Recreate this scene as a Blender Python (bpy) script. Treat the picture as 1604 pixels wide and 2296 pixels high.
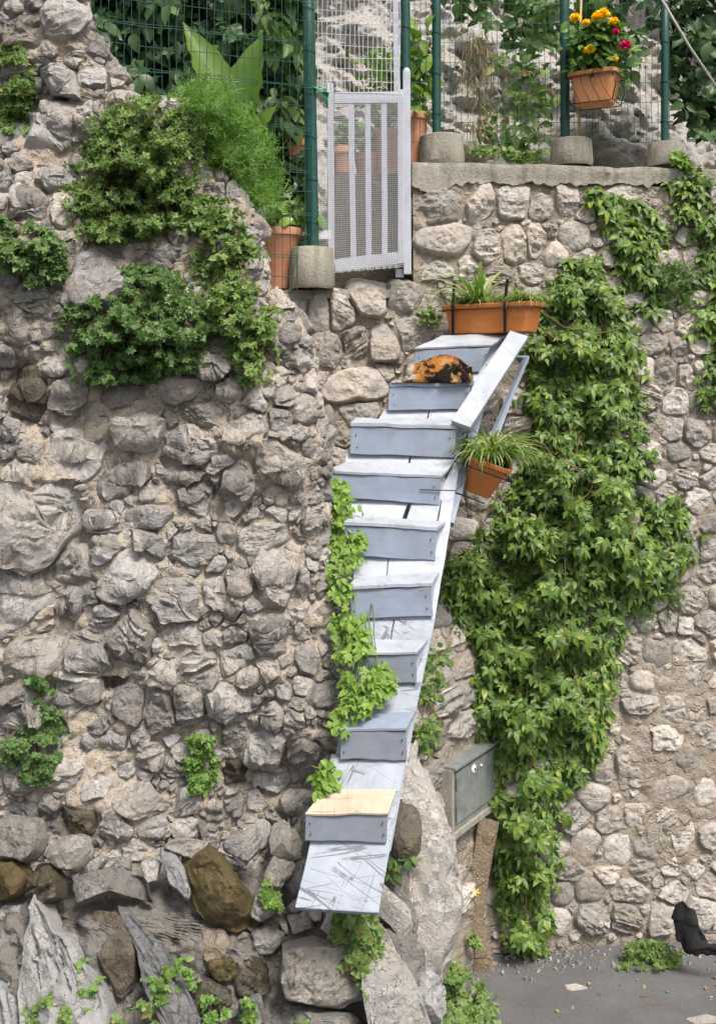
import bpy, bmesh, math, random
import numpy as np
from mathutils import Vector, Matrix
S = bpy.context.scene
C = S.collection
for o in list(bpy.data.objects): bpy.data.objects.remove(o)
R = math.radians
# ------------------------------------------------------------------ camera, sky, sun, exposure
F = 2487.0; HZ = 862.0; CX = 802.0; ZC = 4.6        # focal length and horizon row for a 1604 x 2296 frame; eye height over the road
cd = bpy.data.cameras.new('camera'); cam = bpy.data.objects.new('camera', cd); C.objects.link(cam)
cam.location = (0, 0, ZC); cam.rotation_euler = (R(90), 0, 0)
cd.sensor_fit = 'HORIZONTAL'; cd.sensor_width = 36.0; cd.lens = F / 1604 * 36
cd.shift_y = -(2296 / 2 - HZ) / 1604
cd.clip_start = 0.1; cd.clip_end = 500
S.camera = cam
SUN_EL, SUN_AZ = 56.0, 150.0      # azimuth measured from +Y clockwise: behind the camera, to the right
w = bpy.data.worlds.new('World'); S.world = w; w.use_nodes = True
wn = w.node_tree.nodes; wl = w.node_tree.links
bg = wn['Background']; sky = wn.new('ShaderNodeTexSky'); sky.sky_type = 'NISHITA'; sky.sun_disc = False
sky.sun_elevation = R(SUN_EL); sky.sun_rotation = R(SUN_AZ); sky.air_density = 1.0; sky.dust_density = 4.0; sky.ozone_density = 1.0
hs = wn.new('ShaderNodeHueSaturation'); hs.inputs['Saturation'].default_value = 0.34
wl.new(sky.outputs[0], hs.inputs['Color']); wl.new(hs.outputs[0], bg.inputs['Color']); bg.inputs['Strength'].default_value = 0.06
sd = bpy.data.lights.new('sun', 'SUN'); sd.energy = 1.5; sd.angle = R(20); sd.color = (1.0, 0.925, 0.82)
sun = bpy.data.objects.new('sun', sd); C.objects.link(sun)
az = R(SUN_AZ); el = R(SUN_EL)
sdir = Vector((math.sin(az) * math.cos(el), math.cos(az) * math.cos(el), math.sin(el)))
sun.rotation_euler = sdir.to_track_quat('Z', 'Y').to_euler(); sun.location = sdir * 30
S.view_settings.view_transform = 'Standard'; S.view_settings.look = 'None'
S.view_settings.gamma = 1.0; S.view_settings.use_curve_mapping = False
S.view_settings.exposure = 1.44
S.render.engine = 'CYCLES'; S.render.resolution_x = 715; S.render.resolution_y = 1024
try: S.cycles.use_denoising = True
except Exception: pass
rng = np.random.default_rng(11); random.seed(11)
# ------------------------------------------------------------------ helpers
def at(px, py, Y):
    "world point seen at frame position (px, py) when it stands Y metres away"
    return np.array([(px - CX) / F * Y, Y, ZC - (py - HZ) / F * Y])
def _h(ix, iy, iz, seed):
    h = (ix.astype(np.int64) * 374761393 + iy.astype(np.int64) * 668265263 + iz.astype(np.int64) * 2147483647 + seed * 974634541) & 0xffffffff
    h = ((h ^ (h >> 13)) * 1274126177) & 0xffffffff
    h = ((h ^ (h >> 16)) * 2246822519) & 0xffffffff
    return ((h ^ (h >> 15)) & 0xffffff) / float(0xffffff)
def vn(P, seed=0):
    P = np.asarray(P, float); i = np.floor(P); f = P - i; f = f * f * f * (f * (f * 6 - 15) + 10)
    x, y, z = i[..., 0], i[..., 1], i[..., 2]; u, v, ww = f[..., 0], f[..., 1], f[..., 2]
    L = lambda a, b, t: a + (b - a) * t
    g = lambda dx, dy, dz: _h(x + dx, y + dy, z + dz, seed)
    return L(L(L(g(0,0,0), g(1,0,0), u), L(g(0,1,0), g(1,1,0), u), v), L(L(g(0,0,1), g(1,0,1), u), L(g(0,1,1), g(1,1,1), u), v), ww) * 2 - 1
def fbm(P, octv=4, seed=0, gain=.5, lac=2.03):
    P = np.asarray(P, float); a = 1; s = 0; t = 0
    for k in range(octv):
        s = s + a * vn(P * lac ** k, seed + k * 17); t += a; a *= gain
    return s / t
def ridged(P, octv=4, seed=0, gain=.5, lac=2.1):
    P = np.asarray(P, float); a = 1; s = 0; t = 0
    for k in range(octv):
        s = s + a * (1 - 2 * np.abs(vn(P * lac ** k, seed + k * 31))); t += a; a *= gain
    return s / t
def smooth(a, b, x):
    t = np.clip((x - a) / (b - a), 0, 1); return t * t * (3 - 2 * t)
def mesh(name, V, Fc, mat=None, sm=True, sharp=None):
    V = np.asarray(V, np.float32); me = bpy.data.meshes.new(name)
    if isinstance(Fc, np.ndarray):
        n, k = Fc.shape
        me.vertices.add(len(V)); me.vertices.foreach_set('co', V.ravel())
        me.loops.add(n * k); me.loops.foreach_set('vertex_index', Fc.astype(np.int32).ravel())
        me.polygons.add(n); me.polygons.foreach_set('loop_start', np.arange(0, n * k, k, dtype=np.int32))
        me.update(calc_edges=True)
    else:
        me.from_pydata([tuple(map(float, v)) for v in V], [], [tuple(int(i) for i in f) for f in Fc]); me.update()
    if sm:
        me.polygons.foreach_set('use_smooth', np.ones(len(me.polygons), bool))
        if sharp: me.set_sharp_from_angle(angle=R(sharp))
    if mat: me.materials.append(mat)
    return me
def obj(name, me, parent=None, loc=(0, 0, 0)):
    "links mesh data as one object; loc is in world space, parents are only ever translated"
    o = bpy.data.objects.new(name, me); C.objects.link(o)
    loc = Vector([float(c) for c in loc])
    if parent is not None:
        o.parent = parent; loc = loc - wloc(parent)
    o.location = loc
    return o
def wloc(o):
    v = Vector((0, 0, 0))
    while o is not None: v += o.location; o = o.parent
    return v
def thing(name, label, cat, loc=(0, 0, 0), group=None):
    o = bpy.data.objects.new(name, None); C.objects.link(o); o.location = [float(c) for c in loc]; o.empty_display_size = .1
    return tag(o, label, cat, group)
def tag(o, label, cat, group=None):
    o['label'] = label; o['category'] = cat
    if group: o['group'] = group
    return o
def struct(o): o['kind'] = 'structure'; return o
def stuff(o): o['kind'] = 'stuff'; return o
def part(name, V, Fc, mat, parent, sm=True, sharp=None, centre=True):
    "one mesh part whose origin sits in its middle"
    V = np.asarray(V, float); c = V.mean(0) if centre else np.zeros(3)
    return obj(name, mesh(name, V - c, Fc, mat, sm, sharp), parent, c)
def gridfaces(nr, nc, wrap=False):
    i = np.arange(nr - 1)[:, None]; m = nc if wrap else nc - 1; j = np.arange(m)[None, :]
    a = i * nc + j; b = i * nc + (j + 1) % nc
    return np.stack([a, b, b + nc, a + nc], -1).reshape(-1, 4)
def tube(P, r, n=6, cap=True):
    P = np.asarray(P, float); r = np.broadcast_to(np.asarray(r, float), (len(P),))
    T = np.gradient(P, axis=0); T /= np.linalg.norm(T, axis=1)[:, None] + 1e-9
    ref = np.array([0, 0, 1.0]) if abs(T[0][2]) < .9 else np.array([1.0, 0, 0])
    V = []
    for p, t, rr in zip(P, T, r):
        a = np.cross(t, ref); a /= np.linalg.norm(a) + 1e-9; b = np.cross(t, a)
        for k in range(n):
            g = 2 * math.pi * k / n; V.append(p + rr * (math.cos(g) * a + math.sin(g) * b))
    Fc = [tuple(f) for f in gridfaces(len(P), n, True)]
    if cap: Fc += [tuple(range(n - 1, -1, -1)), tuple(range((len(P) - 1) * n, len(P) * n))]
    return np.array(V), Fc
def lathe(prof, n=28, c=(0, 0, 0)):
    V = []
    for r, z in prof:
        for k in range(n):
            a = 2 * math.pi * k / n; V.append((c[0] + r * math.cos(a), c[1] + r * math.sin(a), c[2] + z))
    Fc = [tuple(f) for f in gridfaces(len(prof), n, True)]
    return np.array(V), Fc
def join(lst):
    V = []; Fc = []; k = 0
    for v, f in lst:
        V.append(np.asarray(v)); Fc += [tuple(int(i) + k for i in q) for q in f]; k += len(v)
    return np.concatenate(V), Fc
def bevel(o, wd=.004, seg=2):
    m = o.modifiers.new('bevel', 'BEVEL'); m.width = wd; m.segments = seg; m.limit_method = 'ANGLE'; m.angle_limit = R(40)
    return o
def gridbox(T, B):
    "closed board from a top grid and a bottom grid of points (nr, nc, 3)"
    nr, nc = T.shape[:2]; V = np.concatenate([T.reshape(-1, 3), B.reshape(-1, 3)]); k = nr * nc
    f = [tuple(q) for q in gridfaces(nr, nc)] + [tuple(int(i) + k for i in q[::-1]) for q in gridfaces(nr, nc)]
    for j in range(nc - 1):
        f.append((j, j + k, j + 1 + k, j + 1)); a = (nr - 1) * nc + j; f.append((a, a + 1, a + 1 + k, a + k))
    for i in range(nr - 1):
        a = i * nc; f.append((a, a + nc, a + nc + k, a + k)); a = i * nc + nc - 1; f.append((a, a + k, a + nc + k, a + nc))
    return V, f
def board(name, quad, thick, mat, parent, nx=10, ny=3, rough=.003, seed=0, bev=.004):
    "a board whose outer face is the quad p0 p1 p2 p3 (p0 p1 run along its length); local x follows the grain"
    p0, p1, p2, p3 = [np.asarray(p, float) for p in quad]
    ux = (p1 - p0) + (p2 - p3); ux /= np.linalg.norm(ux); nn = np.cross(p1 - p0, p3 - p0); nn /= np.linalg.norm(nn); uy = np.cross(nn, ux)
    c = (p0 + p1 + p2 + p3) / 4
    s = np.linspace(0, 1, nx); t = np.linspace(0, 1, ny)
    T = np.array([[(p0 * (1 - a) + p1 * a) * (1 - b) + (p3 * (1 - a) + p2 * a) * b for a in s] for b in t])
    Q = T + fbm(T * 6, 3, seed)[..., None] * rough * nn + fbm(T * 9 + 5, 2, seed + 3)[..., None] * rough * uy
    V, f = gridbox(Q, Q - nn * thick)
    M = np.stack([ux, uy, nn], 1); V = (V - c) @ M
    o = obj(name, mesh(name, V, f, mat, False), parent, c)
    o.rotation_euler = Matrix(M.tolist()).to_euler()
    if bev: bevel(o, bev)
    return o
def bar(name, a, b, width, thick, mat, parent, up=(0, -1, 0), seed=0):
    "a straight board from a to b; its broad side looks towards up"
    a = np.asarray(a, float); b = np.asarray(b, float); d = (b - a) / np.linalg.norm(b - a); up = np.asarray(up, float)
    n = up - d * (up @ d); n /= np.linalg.norm(n); s = np.cross(n, d) * width / 2
    return board(name, [a - s, b - s, b + s, a + s], thick, mat, parent, 8, 2, .0015, seed, .003)
# ------------------------------------------------------------------ materials
class NT:
    def __init__(s, name):
        s.m = bpy.data.materials.new(name); s.m.use_nodes = True; s.t = s.m.node_tree; s.b = s.t.nodes['Principled BSDF']; s.o = s.t.nodes['Material Output']
    def n(s, kind, out=0, p={}, **inp):
        nd = s.t.nodes.new('ShaderNode' + kind)
        for k, v in p.items(): setattr(nd, k, v)
        for k, v in inp.items():
            k = k.replace('_', ' ')
            sock = nd.inputs[int(k[1:])] if k[0] == 'i' and k[1:].isdigit() else nd.inputs[k]
            s.put(sock, v)
        return nd.outputs[out]
    def put(s, sock, v):
        if isinstance(v, bpy.types.NodeSocket): s.t.links.new(v, sock)
        elif isinstance(v, (tuple, list)) and len(v) == 3 and sock.type == 'RGBA': sock.default_value = (*v, 1)
        else: sock.default_value = v
    def mix(s, fac, a, b, blend='MIX'):
        nd = s.t.nodes.new('ShaderNodeMix'); nd.data_type = 'RGBA'; nd.blend_type = blend
        s.put(nd.inputs[0], fac); s.put(nd.inputs[6], a); s.put(nd.inputs[7], b); return nd.outputs[2]
    def math(s, op, a, b=0.0, c=None):
        nd = s.t.nodes.new('ShaderNodeMath'); nd.operation = op; s.put(nd.inputs[0], a); s.put(nd.inputs[1], b)
        if c is not None: s.put(nd.inputs[2], c)
        return nd.outputs[0]
    def ramp(s, v, lo, hi, a=0.0, b=1.0):
        return s.n('MapRange', Value=v, From_Min=lo, From_Max=hi, To_Min=a, To_Max=b)
    def noise(s, vec, scale, detail=4, rough=.55, dist=0.0, out=0):
        return s.n('TexNoise', out, Vector=vec, Scale=scale, Detail=detail, Roughness=rough, Distortion=dist)
    def pos(s): return s.n('NewGeometry', 0)
    def objc(s): return s.n('TexCoord', 3)
    def mapv(s, v, scale=(1, 1, 1), rot=(0, 0, 0), loc=(0, 0, 0)):
        return s.n('Mapping', Vector=v, Scale=scale, Rotation=rot, Location=loc)
    def rnd(s):
        a = s.n('ObjectInfo', 5); g = s.t.nodes.new('ShaderNodeNewGeometry'); return s.math('FRACT', s.math('ADD', a, g.outputs['Random Per Island']))
    def bump(s, h, strength=.5, dist=.02, normal=None):
        nd = s.t.nodes.new('ShaderNodeBump'); nd.inputs['Strength'].default_value = strength; nd.inputs['Distance'].default_value = dist
        s.put(nd.inputs['Height'], h)
        if normal is not None: s.put(nd.inputs['Normal'], normal)
        return nd.outputs[0]
    def fin(s, col, rough=.8, normal=None, spec=.3, metal=0.0):
        s.put(s.b.inputs['Base Color'], col); s.put(s.b.inputs['Roughness'], rough); s.b.inputs['Specular IOR Level'].default_value = spec; s.b.inputs['Metallic'].default_value = metal
        if normal is not None: s.put(s.b.inputs['Normal'], normal)
        return s.m
def m_stone(name, grey, warm, pale, dark, warmth=.5, bump=.6, strata=.5, moss=None):
    k = NT(name); p = k.pos(); r = k.rnd()
    off = k.n('VectorMath', 0, p={'operation': 'ADD'}, i0=p, i1=k.n('CombineXYZ', X=k.math('MULTIPLY', r, 37.0), Y=k.math('MULTIPLY', r, 19.0), Z=k.math('MULTIPLY', r, 53.0)))
    big = k.noise(off, 4.0, 6, .62); mid = k.noise(off, 14.0, 7, .66, .6); fine = k.noise(p, 75.0, 6, .7)
    rot = k.n('VectorRotate', Vector=off, Center=(0, 0, 0), Axis=(0, 1, 0), Angle=k.math('MULTIPLY_ADD', r, 2.4, -1.2))
    st = k.noise(k.mapv(rot, (5, 5, 34)), 1.0, 7, .66, .9)
    col = k.mix(k.ramp(big, .62 - warmth * .35, .88 - warmth * .35), grey, warm)
    col = k.mix(k.ramp(mid, .52, .72, 0, .85), col, pale)
    sw = k.ramp(k.math('FRACT', k.math('MULTIPLY', r, 3.77)), .35, .9); col = k.mix(k.math('MULTIPLY', sw, k.ramp(st, .60, .74, 0, .5 * strata + .05)), col, dark)
    vor = k.n('TexVoronoi', 0, p={'feature': 'DISTANCE_TO_EDGE'}, Vector=k.n('VectorMath', 0, p={'operation': 'ADD'}, i0=off, i1=k.n('TexNoise', 1, Vector=off, Scale=6.0, Detail=5.0)), Scale=5.0)
    crack = k.math('MULTIPLY', k.ramp(vor, 0.0, .022, 1, 0), k.ramp(mid, .45, .6))
    col = k.mix(k.math('MULTIPLY', crack, .55), col, dark)
    rust = k.noise(off, 7.0, 6, .7)
    col = k.mix(k.ramp(rust, .62, .78, 0, .5), col, (.36, .24, .14))
    col = k.mix(k.ramp(fine, .3, .75, 0, .35), col, k.mix(.5, col, dark))
    if moss:
        g = k.noise(p, 5.0, 8, .7); col = k.mix(k.ramp(g, moss[0], moss[0] + .14, 0, moss[1]), col, (.10, .085, .03))
    col = k.mix(k.ramp(k.noise(p, .9, 6, .65), .48, .66, 0, .45), col, k.mix(.5, col, warm)); lich = k.noise(p, 23.0, 6, .7); col = k.mix(k.ramp(lich, .60, .66, 0, .4), col, pale)
    col = k.mix(k.ramp(k.math('FRACT', k.math('MULTIPLY', r, 5.13)), .55, 1, 0, .5), col, warm)
    val = k.ramp(k.math('FRACT', k.math('MULTIPLY', r, 7.31)), 0, 1, .58, 1.25)
    col = k.n('HueSaturation', Color=col, Value=val, Saturation=.95)
    h = k.math('ADD', k.math('MULTIPLY', mid, .8), k.math('ADD', k.math('MULTIPLY', k.math('MULTIPLY', st, sw), strata), k.math('MULTIPLY', fine, .3)))
    h = k.math('SUBTRACT', h, k.math('MULTIPLY', crack, .6))
    return k.fin(col, .9, k.bump(h, bump, .045), .2)
def m_mortar(name, a, b, c, dirt=.5, inset=.6):
    k = NT(name); p = k.pos()
    big = k.noise(p, 1.7, 7, .65); mid = k.noise(p, 9.0, 7, .68); grain = k.noise(p, 60.0, 5, .75)
    peb = k.n('TexVoronoi', 0, Vector=p, Scale=48.0, Randomness=1.0); pc = k.n('TexVoronoi', 1, Vector=p, Scale=48.0)
    col = k.mix(k.ramp(big, .35, .68), a, b); col = k.mix(k.ramp(mid, .5, .7, 0, .8), col, c)
    wv = k.n('VectorMath', 0, p={'operation': 'ADD'}, i0=p, i1=k.n('VectorMath', 0, p={'operation': 'SCALE'}, i0=k.n('TexNoise', 1, Vector=p, Scale=9.0, Detail=4.0), Scale=.06))
    v2 = k.n('SeparateColor', 0, Color=k.n('TexVoronoi', 1, Vector=wv, Scale=11.0)); e2 = k.n('TexVoronoi', 0, p={'feature': 'DISTANCE_TO_EDGE'}, Vector=wv, Scale=11.0)
    inst = k.math('MULTIPLY', k.ramp(v2, .45, .5), k.ramp(e2, .03, .13)); col = k.mix(k.math('MULTIPLY', inst, inset), col, k.mix(k.ramp(mid, .4, .65), (.30, .285, .275), (.50, .47, .44)))
    peb2 = k.math('MULTIPLY', k.ramp(peb, .30, .40, 1, 0), k.ramp(k.noise(p, 3.0, 3), .42, .56))
    bw = k.n('SeparateColor', 0, Color=pc)
    col = k.mix(k.math('MULTIPLY', peb2, .7), col, k.mix(bw, (.16, .14, .12), (.55, .5, .44)))
    drt = k.noise(p, 2.6, 9, .72); col = k.mix(k.ramp(drt, .56, .72, 0, dirt), col, (.12, .095, .065))
    h = k.math('ADD', k.math('MULTIPLY', mid, 1.0), k.math('ADD', k.math('MULTIPLY', grain, .35), k.math('MULTIPLY', k.ramp(peb, 0, .4, 1, 0), .22)))
    h = k.math('ADD', h, k.math('MULTIPLY', inst, .3)); return k.fin(col, .95, k.bump(h, .9, .045), .15)
STONE = m_stone('grey limestone rubble', (.43, .415, .41), (.50, .43, .365), (.68, .645, .61), (.16, .148, .14), .5, 1.0, .7)
STONE_R = m_stone('rounded pale limestone', (.50, .475, .45), (.56, .48, .40), (.70, .66, .615), (.24, .215, .19), .55, .85, .45)
PALE = m_stone('pale rough boulder', (.46, .445, .43), (.52, .455, .39), (.70, .675, .645), (.17, .155, .145), .5, 1.0, .6)
STONE_D = m_stone('dark brown tufa', (.13, .115, .10), (.17, .13, .09), (.24, .21, .17), (.05, .045, .04), .5, 1.0, .2, (.5, .5))
STONE_M = m_stone('moss covered block', (.15, .115, .06), (.18, .125, .06), (.22, .175, .095), (.08, .06, .03), .6, .8, .1, (.42, .7))
SLATE = m_stone('smooth grey bedrock', (.36, .365, .385), (.41, .39, .37), (.52, .515, .51), (.15, .15, .155), .35, 1.0, .45)
ROCKB = m_stone('pitted bedrock', (.38, .37, .36), (.44, .385, .32), (.58, .555, .525), (.13, .12, .11), .45, 1.0, .7, (.62, .5))
CLIFF = m_stone('weathered cliff', (.46, .45, .44), (.48, .41, .33), (.64, .62, .595), (.17, .155, .14), .45, 1.0, .6)
MORTAR = m_mortar('coarse lime mortar', (.48, .405, .325), (.53, .465, .395), (.38, .31, .235), .45)
MORTAR_R = m_mortar('old pointing mortar', (.40, .345, .285), (.34, .285, .225), (.46, .405, .34), .6, .3)
EARTH = m_mortar('crumbling earth and gravel', (.27, .225, .175), (.34, .295, .24), (.22, .18, .13), .6, .35)
def m_concrete():
    k = NT('weathered concrete'); p = k.pos(); a = k.noise(p, 3.0, 8, .7); b = k.noise(p, 40.0, 5, .7)
    col = k.mix(k.ramp(a, .35, .7), (.40, .38, .33), (.27, .245, .20)); col = k.mix(k.ramp(b, .4, .75, 0, .4), col, (.50, .48, .44))
    st = k.noise(k.mapv(p, (14, 14, 1.6)), 1, 5, .6); col = k.mix(k.ramp(st, .46, .66, 0, .6), col, (.17, .145, .10))
    return k.fin(col, .92, k.bump(k.math('ADD', k.math('MULTIPLY', a, .6), b), .8, .016), .2)
CONC = m_concrete()
def m_paint(name, base, wear, scratch, bare=None):
    k = NT(name); v = k.objc(); r = k.rnd()
    sh = k.n('VectorMath', 0, p={'operation': 'ADD'}, i0=v, i1=k.n('CombineXYZ', X=k.math('MULTIPLY', r, 9.0), Y=k.math('MULTIPLY', r, 5.0), Z=r))
    grain = k.noise(k.mapv(sh, (2.2, 40, 40)), 1.0, 7, .62, .6); blot = k.noise(sh, 6.0, 6, .65); fine = k.noise(k.mapv(sh, (8, 130, 130)), 1.0, 4, .6)
    col = k.mix(k.ramp(blot, .35, .7), base, tuple(c * .84 for c in base)); col = k.mix(k.ramp(grain, .55, .72, 0, .25), col, tuple(c * .72 for c in base))
    woodc = bare or (.30, .27, .235)
    wr = k.math('MULTIPLY', k.ramp(grain, .60, .66), k.ramp(k.noise(sh, 9.0, 6, .72), .66 - wear * .3, .76 - wear * .3)); col = k.mix(k.math('MULTIPLY', wr, .85), col, woodc)
    knot = k.n('TexVoronoi', 0, Vector=k.mapv(sh, (3.2, 9, 9)), Scale=1.0); col = k.mix(k.math('MULTIPLY', k.ramp(knot, .035, .07, 1, 0), .6), col, (.2, .19, .19))
    dirt = k.noise(sh, 3.2, 8, .72); col = k.mix(k.ramp(dirt, .52, .72, 0, .5), col, (.21, .195, .175)); chip = k.noise(k.mapv(sh, (6, 22, 22)), 1.0, 8, .75); col = k.mix(k.ramp(chip, .645, .67, 0, .75), col, woodc)
    hgt = k.math('ADD', k.math('MULTIPLY', grain, .6), k.math('MULTIPLY', fine, .35))
    if scratch:
        tot = None
        for ang, sc, wd in ((1.95, 1.5, .013), (1.25, 1.3, .012), (.2, 1.6, .009), (1.6, 2.0, .012)):
            q = k.noise(k.mapv(k.n('VectorRotate', Vector=sh, Axis=(0, 0, 1), Angle=ang), (sc * .45, sc * 7, 1), (0, 0, 0), (sc, ang * 9, 0)), 1.0, 2.0, .4, .12)
            ln = k.math('MULTIPLY', k.ramp(k.math('ABSOLUTE', k.math('SUBTRACT', q, .5)), wd * .25, wd * .6, 1, 0), k.ramp(k.noise(sh, 2.5 + sc, 3, .6), .46, .54))
            tot = ln if tot is None else k.math('MAXIMUM', tot, ln)
        col = k.mix(k.math('MULTIPLY', tot, scratch), col, (.085, .085, .095)); hgt = k.math('SUBTRACT', hgt, k.math('MULTIPLY', tot, 1.2))
    return k.fin(col, k.ramp(blot, .3, .7, .5, .7), k.bump(hgt, .35, .006), .35)
PAINT = m_paint('blue grey wood painted in shade tone', (.295, .35, .455), .6, 0)  # same paint as the planks; shade on upright risers is put into the colour
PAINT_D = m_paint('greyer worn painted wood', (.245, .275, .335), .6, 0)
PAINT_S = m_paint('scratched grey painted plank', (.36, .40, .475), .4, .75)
PAINT_LIT = m_paint('pale plank painted in lit tone', (.47, .505, .575), .45, .12)  # same paint as the risers, lightened for the overhead light on planks and treads
PAINT_G = m_paint('lilac grey painted gate', (.52, .545, .63), .2, 0)
BARE = m_paint('bare pine tread', (.58, .50, .385), .9, .25, (.38, .26, .15))
def m_plain(name, col, rough=.5, var=.2, scale=20, metal=0.0, bump=.1, spec=.4):
    k = NT(name); p = k.pos(); a = k.noise(p, scale, 6, .65)
    c = k.mix(k.ramp(a, .3, .72), tuple(x * (1 - var) for x in col), tuple(min(1, x * (1 + var)) for x in col))
    return k.fin(c, rough, k.bump(a, bump, .01), spec, metal)
def m_terra(name, col, chalk):
    k = NT(name); p = k.pos(); a = k.noise(p, 5, 7, .66); b = k.noise(p, 50, 4, .6); r = k.rnd()
    c = k.mix(k.ramp(a, .35, .7), col, tuple(x * .8 for x in col)); c = k.mix(k.ramp(k.noise(p, 9, 8, .7), .55, .75, 0, chalk), c, (.62, .50, .42)); c = k.mix(k.ramp(b, .55, .8, 0, .3), c, tuple(x * .6 for x in col))
    return k.fin(c, .6, k.bump(k.math('ADD', a, b), .12, .006), .35)
TERRA = m_terra('orange plastic planter', (.64, .225, .065), .22)
TERRA_P = m_terra('pale terracotta', (.62, .29, .17), .35)
TERRA_M = m_terra('light orange planter', (.70, .30, .13), .15)
GREENP = m_plain('dark green coated steel', (.018, .075, .06), .4, .35, 30)
WIRE = m_plain('green coated wire', (.02, .095, .075), .45, .3, 40)
WIREB = m_plain('black coated wire', (.012, .014, .014), .45, .3, 40)
NETW = m_plain('white plastic net', (.72, .73, .77), .5, .08, 40)
STRAP = m_plain('black strap', (.012, .014, .018), .5, .3, 60)
METAL = m_plain('grey painted sheet steel', (.25, .27, .265), .5, .3, 9, .2, .08)
WHITE = m_plain('white disc', (.75, .75, .73), .5, .1, 30)
CANE = m_plain('bamboo cane', (.46, .33, .16), .6, .3, 40)
MUD = m_mortar('brown cement', (.27, .205, .14), (.32, .255, .185), (.22, .165, .11), .4, 0.0)
RUBBER = m_plain('black rubber sheet', (.008, .008, .009), .6, .4, 14, 0, .6, .2)
SOIL = m_plain('potting soil', (.05, .035, .022), .95, .5, 80, 0, 1.0, .1)
TIE = m_plain('bright green twine', (.03, .30, .16), .5, .3, 60)
ROPE = m_plain('grey pipe', (.36, .34, .31), .6, .25, 60)
def m_asphalt():
    k = NT('old asphalt'); p = k.pos(); a = k.noise(p, 1.2, 7, .65); b = k.n('TexVoronoi', 0, Vector=p, Scale=90.0); c = k.noise(p, 150, 4, .7)
    col = k.mix(k.ramp(a, .35, .7), (.105, .107, .116), (.165, .163, .165)); col = k.mix(k.ramp(c, .5, .75, 0, .6), col, (.26, .255, .25))
    d = k.noise(p, 4.5, 8, .72); col = k.mix(k.ramp(d, .56, .7, 0, .6), col, (.21, .185, .15))
    return k.fin(col, .9, k.bump(k.math('ADD', b, c), .6, .01), .25)
ASPH = m_asphalt()
def m_leaf(name, dark, light, tip=None, rough=.45, trans=.35, vein=.5):
    k = NT(name); r = k.rnd(); p = k.pos(); a = k.noise(p, 2.2, 4, .6); b = k.noise(p, 60, 4, .6)
    f = k.math('ADD', k.math('MULTIPLY', r, .65), k.math('MULTIPLY', a, .45))
    c = k.mix(k.ramp(f, .18, .92), dark, light)
    if tip: c = k.mix(k.ramp(k.math('FRACT', k.math('MULTIPLY', r, 13.7)), tip[0], tip[0] + .04), c, tip[1])
    c = k.mix(k.ramp(b, .4, .7, 0, .22), c, tuple(x * .55 for x in dark))
    k.fin(c, rough, k.bump(b, .12, .004), .4)
    tr = k.n('BsdfTranslucent', Color=k.n('HueSaturation', Color=c, Value=1.5, Saturation=1.15))
    mx = k.t.nodes.new('ShaderNodeMixShader'); mx.inputs[0].default_value = trans
    k.t.links.new(k.b.outputs[0], mx.inputs[1]); k.t.links.new(tr, mx.inputs[2]); k.t.links.new(mx.outputs[0], k.o.inputs[0])
    return k.m
L_CREEP = m_leaf('creeper leaf', (.038, .095, .020), (.205, .315, .055), (.94, (.30, .37, .07)), .42, .22)
L_BRIGHT = m_leaf('bright lime leaf', (.14, .27, .045), (.30, .43, .09), None, .5, .3)
L_FRESH = m_leaf('fresh weed leaf', (.10, .21, .04), (.22, .34, .08), None, .5, .25)
L_WEED = m_leaf('small weed leaf', (.095, .19, .05), (.28, .385, .115), (.93, (.28, .20, .07)))
L_WEEDD = m_leaf('dark weed leaf', (.07, .15, .045), (.20, .315, .10), (.95, (.22, .22, .07)))
L_FEATH = m_leaf('feathery shrub leaf', (.06, .17, .03), (.26, .42, .09), None, .5, .4)
L_DARK = m_leaf('dark glossy leaf', (.02, .055, .018), (.085, .16, .05), (.95, (.15, .22, .07)), .4, .2)
L_BROAD = m_leaf('broad pale leaf', (.13, .26, .045), (.24, .36, .08), None, .4, .4)
L_SPIDER = m_leaf('spider plant blade', (.10, .215, .035), (.24, .33, .09), (.62, (.50, .53, .27)), .4, .35)
L_SUCC = m_leaf('succulent leaf', (.14, .27, .05), (.27, .40, .08), None, .35, .25)
L_DRY = m_leaf('dry straw', (.25, .18, .09), (.42, .32, .17), None, .7, .2)
L_MARI = m_leaf('marigold leaf', (.06, .15, .03), (.19, .32, .08), None, .4, .3)
STEM = m_plain('brown vine stem', (.16, .085, .045), .7, .35, 60, 0, .3)
STEMG = m_plain('green stem', (.14, .22, .06), .6, .3, 60, 0, .2)
YEL = m_leaf('yellow petal', (.95, .62, .008), (1.0, .78, .02), None, .5, .25)
PINK = m_leaf('pink petal', (.62, .02, .13), (.85, .07, .25), None, .5, .25)
# ------------------------------------------------------------------ wall surfaces
def curve1(tab):
    t = np.array(sorted(tab), float); return lambda y: np.interp(y, t[:, 0], t[:, 1])
def YL(x, z): return 7.05 + .10 * (z - 1.8) + .05 * np.sin(x * 2.1 + 1) * np.cos(z * 1.7) + .10 * smooth(-1.2, -3, x) * 0
def hit(px, py, Yf, Y0=7.5):
    Y = Y0
    for _ in range(12):
        p = at(px, py, Y); Y = .5 * Y + .5 * float(Yf(p[0], p[2]))
    return at(px, py, Y)
SIL = [(-700, 110), (-300, 150), (0, 183), (80, 207), (150, 262), (200, 272), (215, 325), (235, 395), (280, 428), (400, 520), (520, 575), (600, 588), (640, 592), (680, 640), (760, 690), (850, 702),
       (950, 718), (1060, 728), (1150, 725), (1300, 735), (1450, 757), (1550, 768), (1620, 752), (1700, 722), (1800, 692), (1900, 655), (2000, 625), (2100, 612), (2300, 605), (3000, 600)]
_e = np.array([hit(x, y, YL)[[2, 0]] for y, x in SIL]); _e = _e[np.argsort(_e[:, 0])]
def XE(z): return np.interp(z, _e[:, 0], _e[:, 1])
RC = .24
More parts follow.
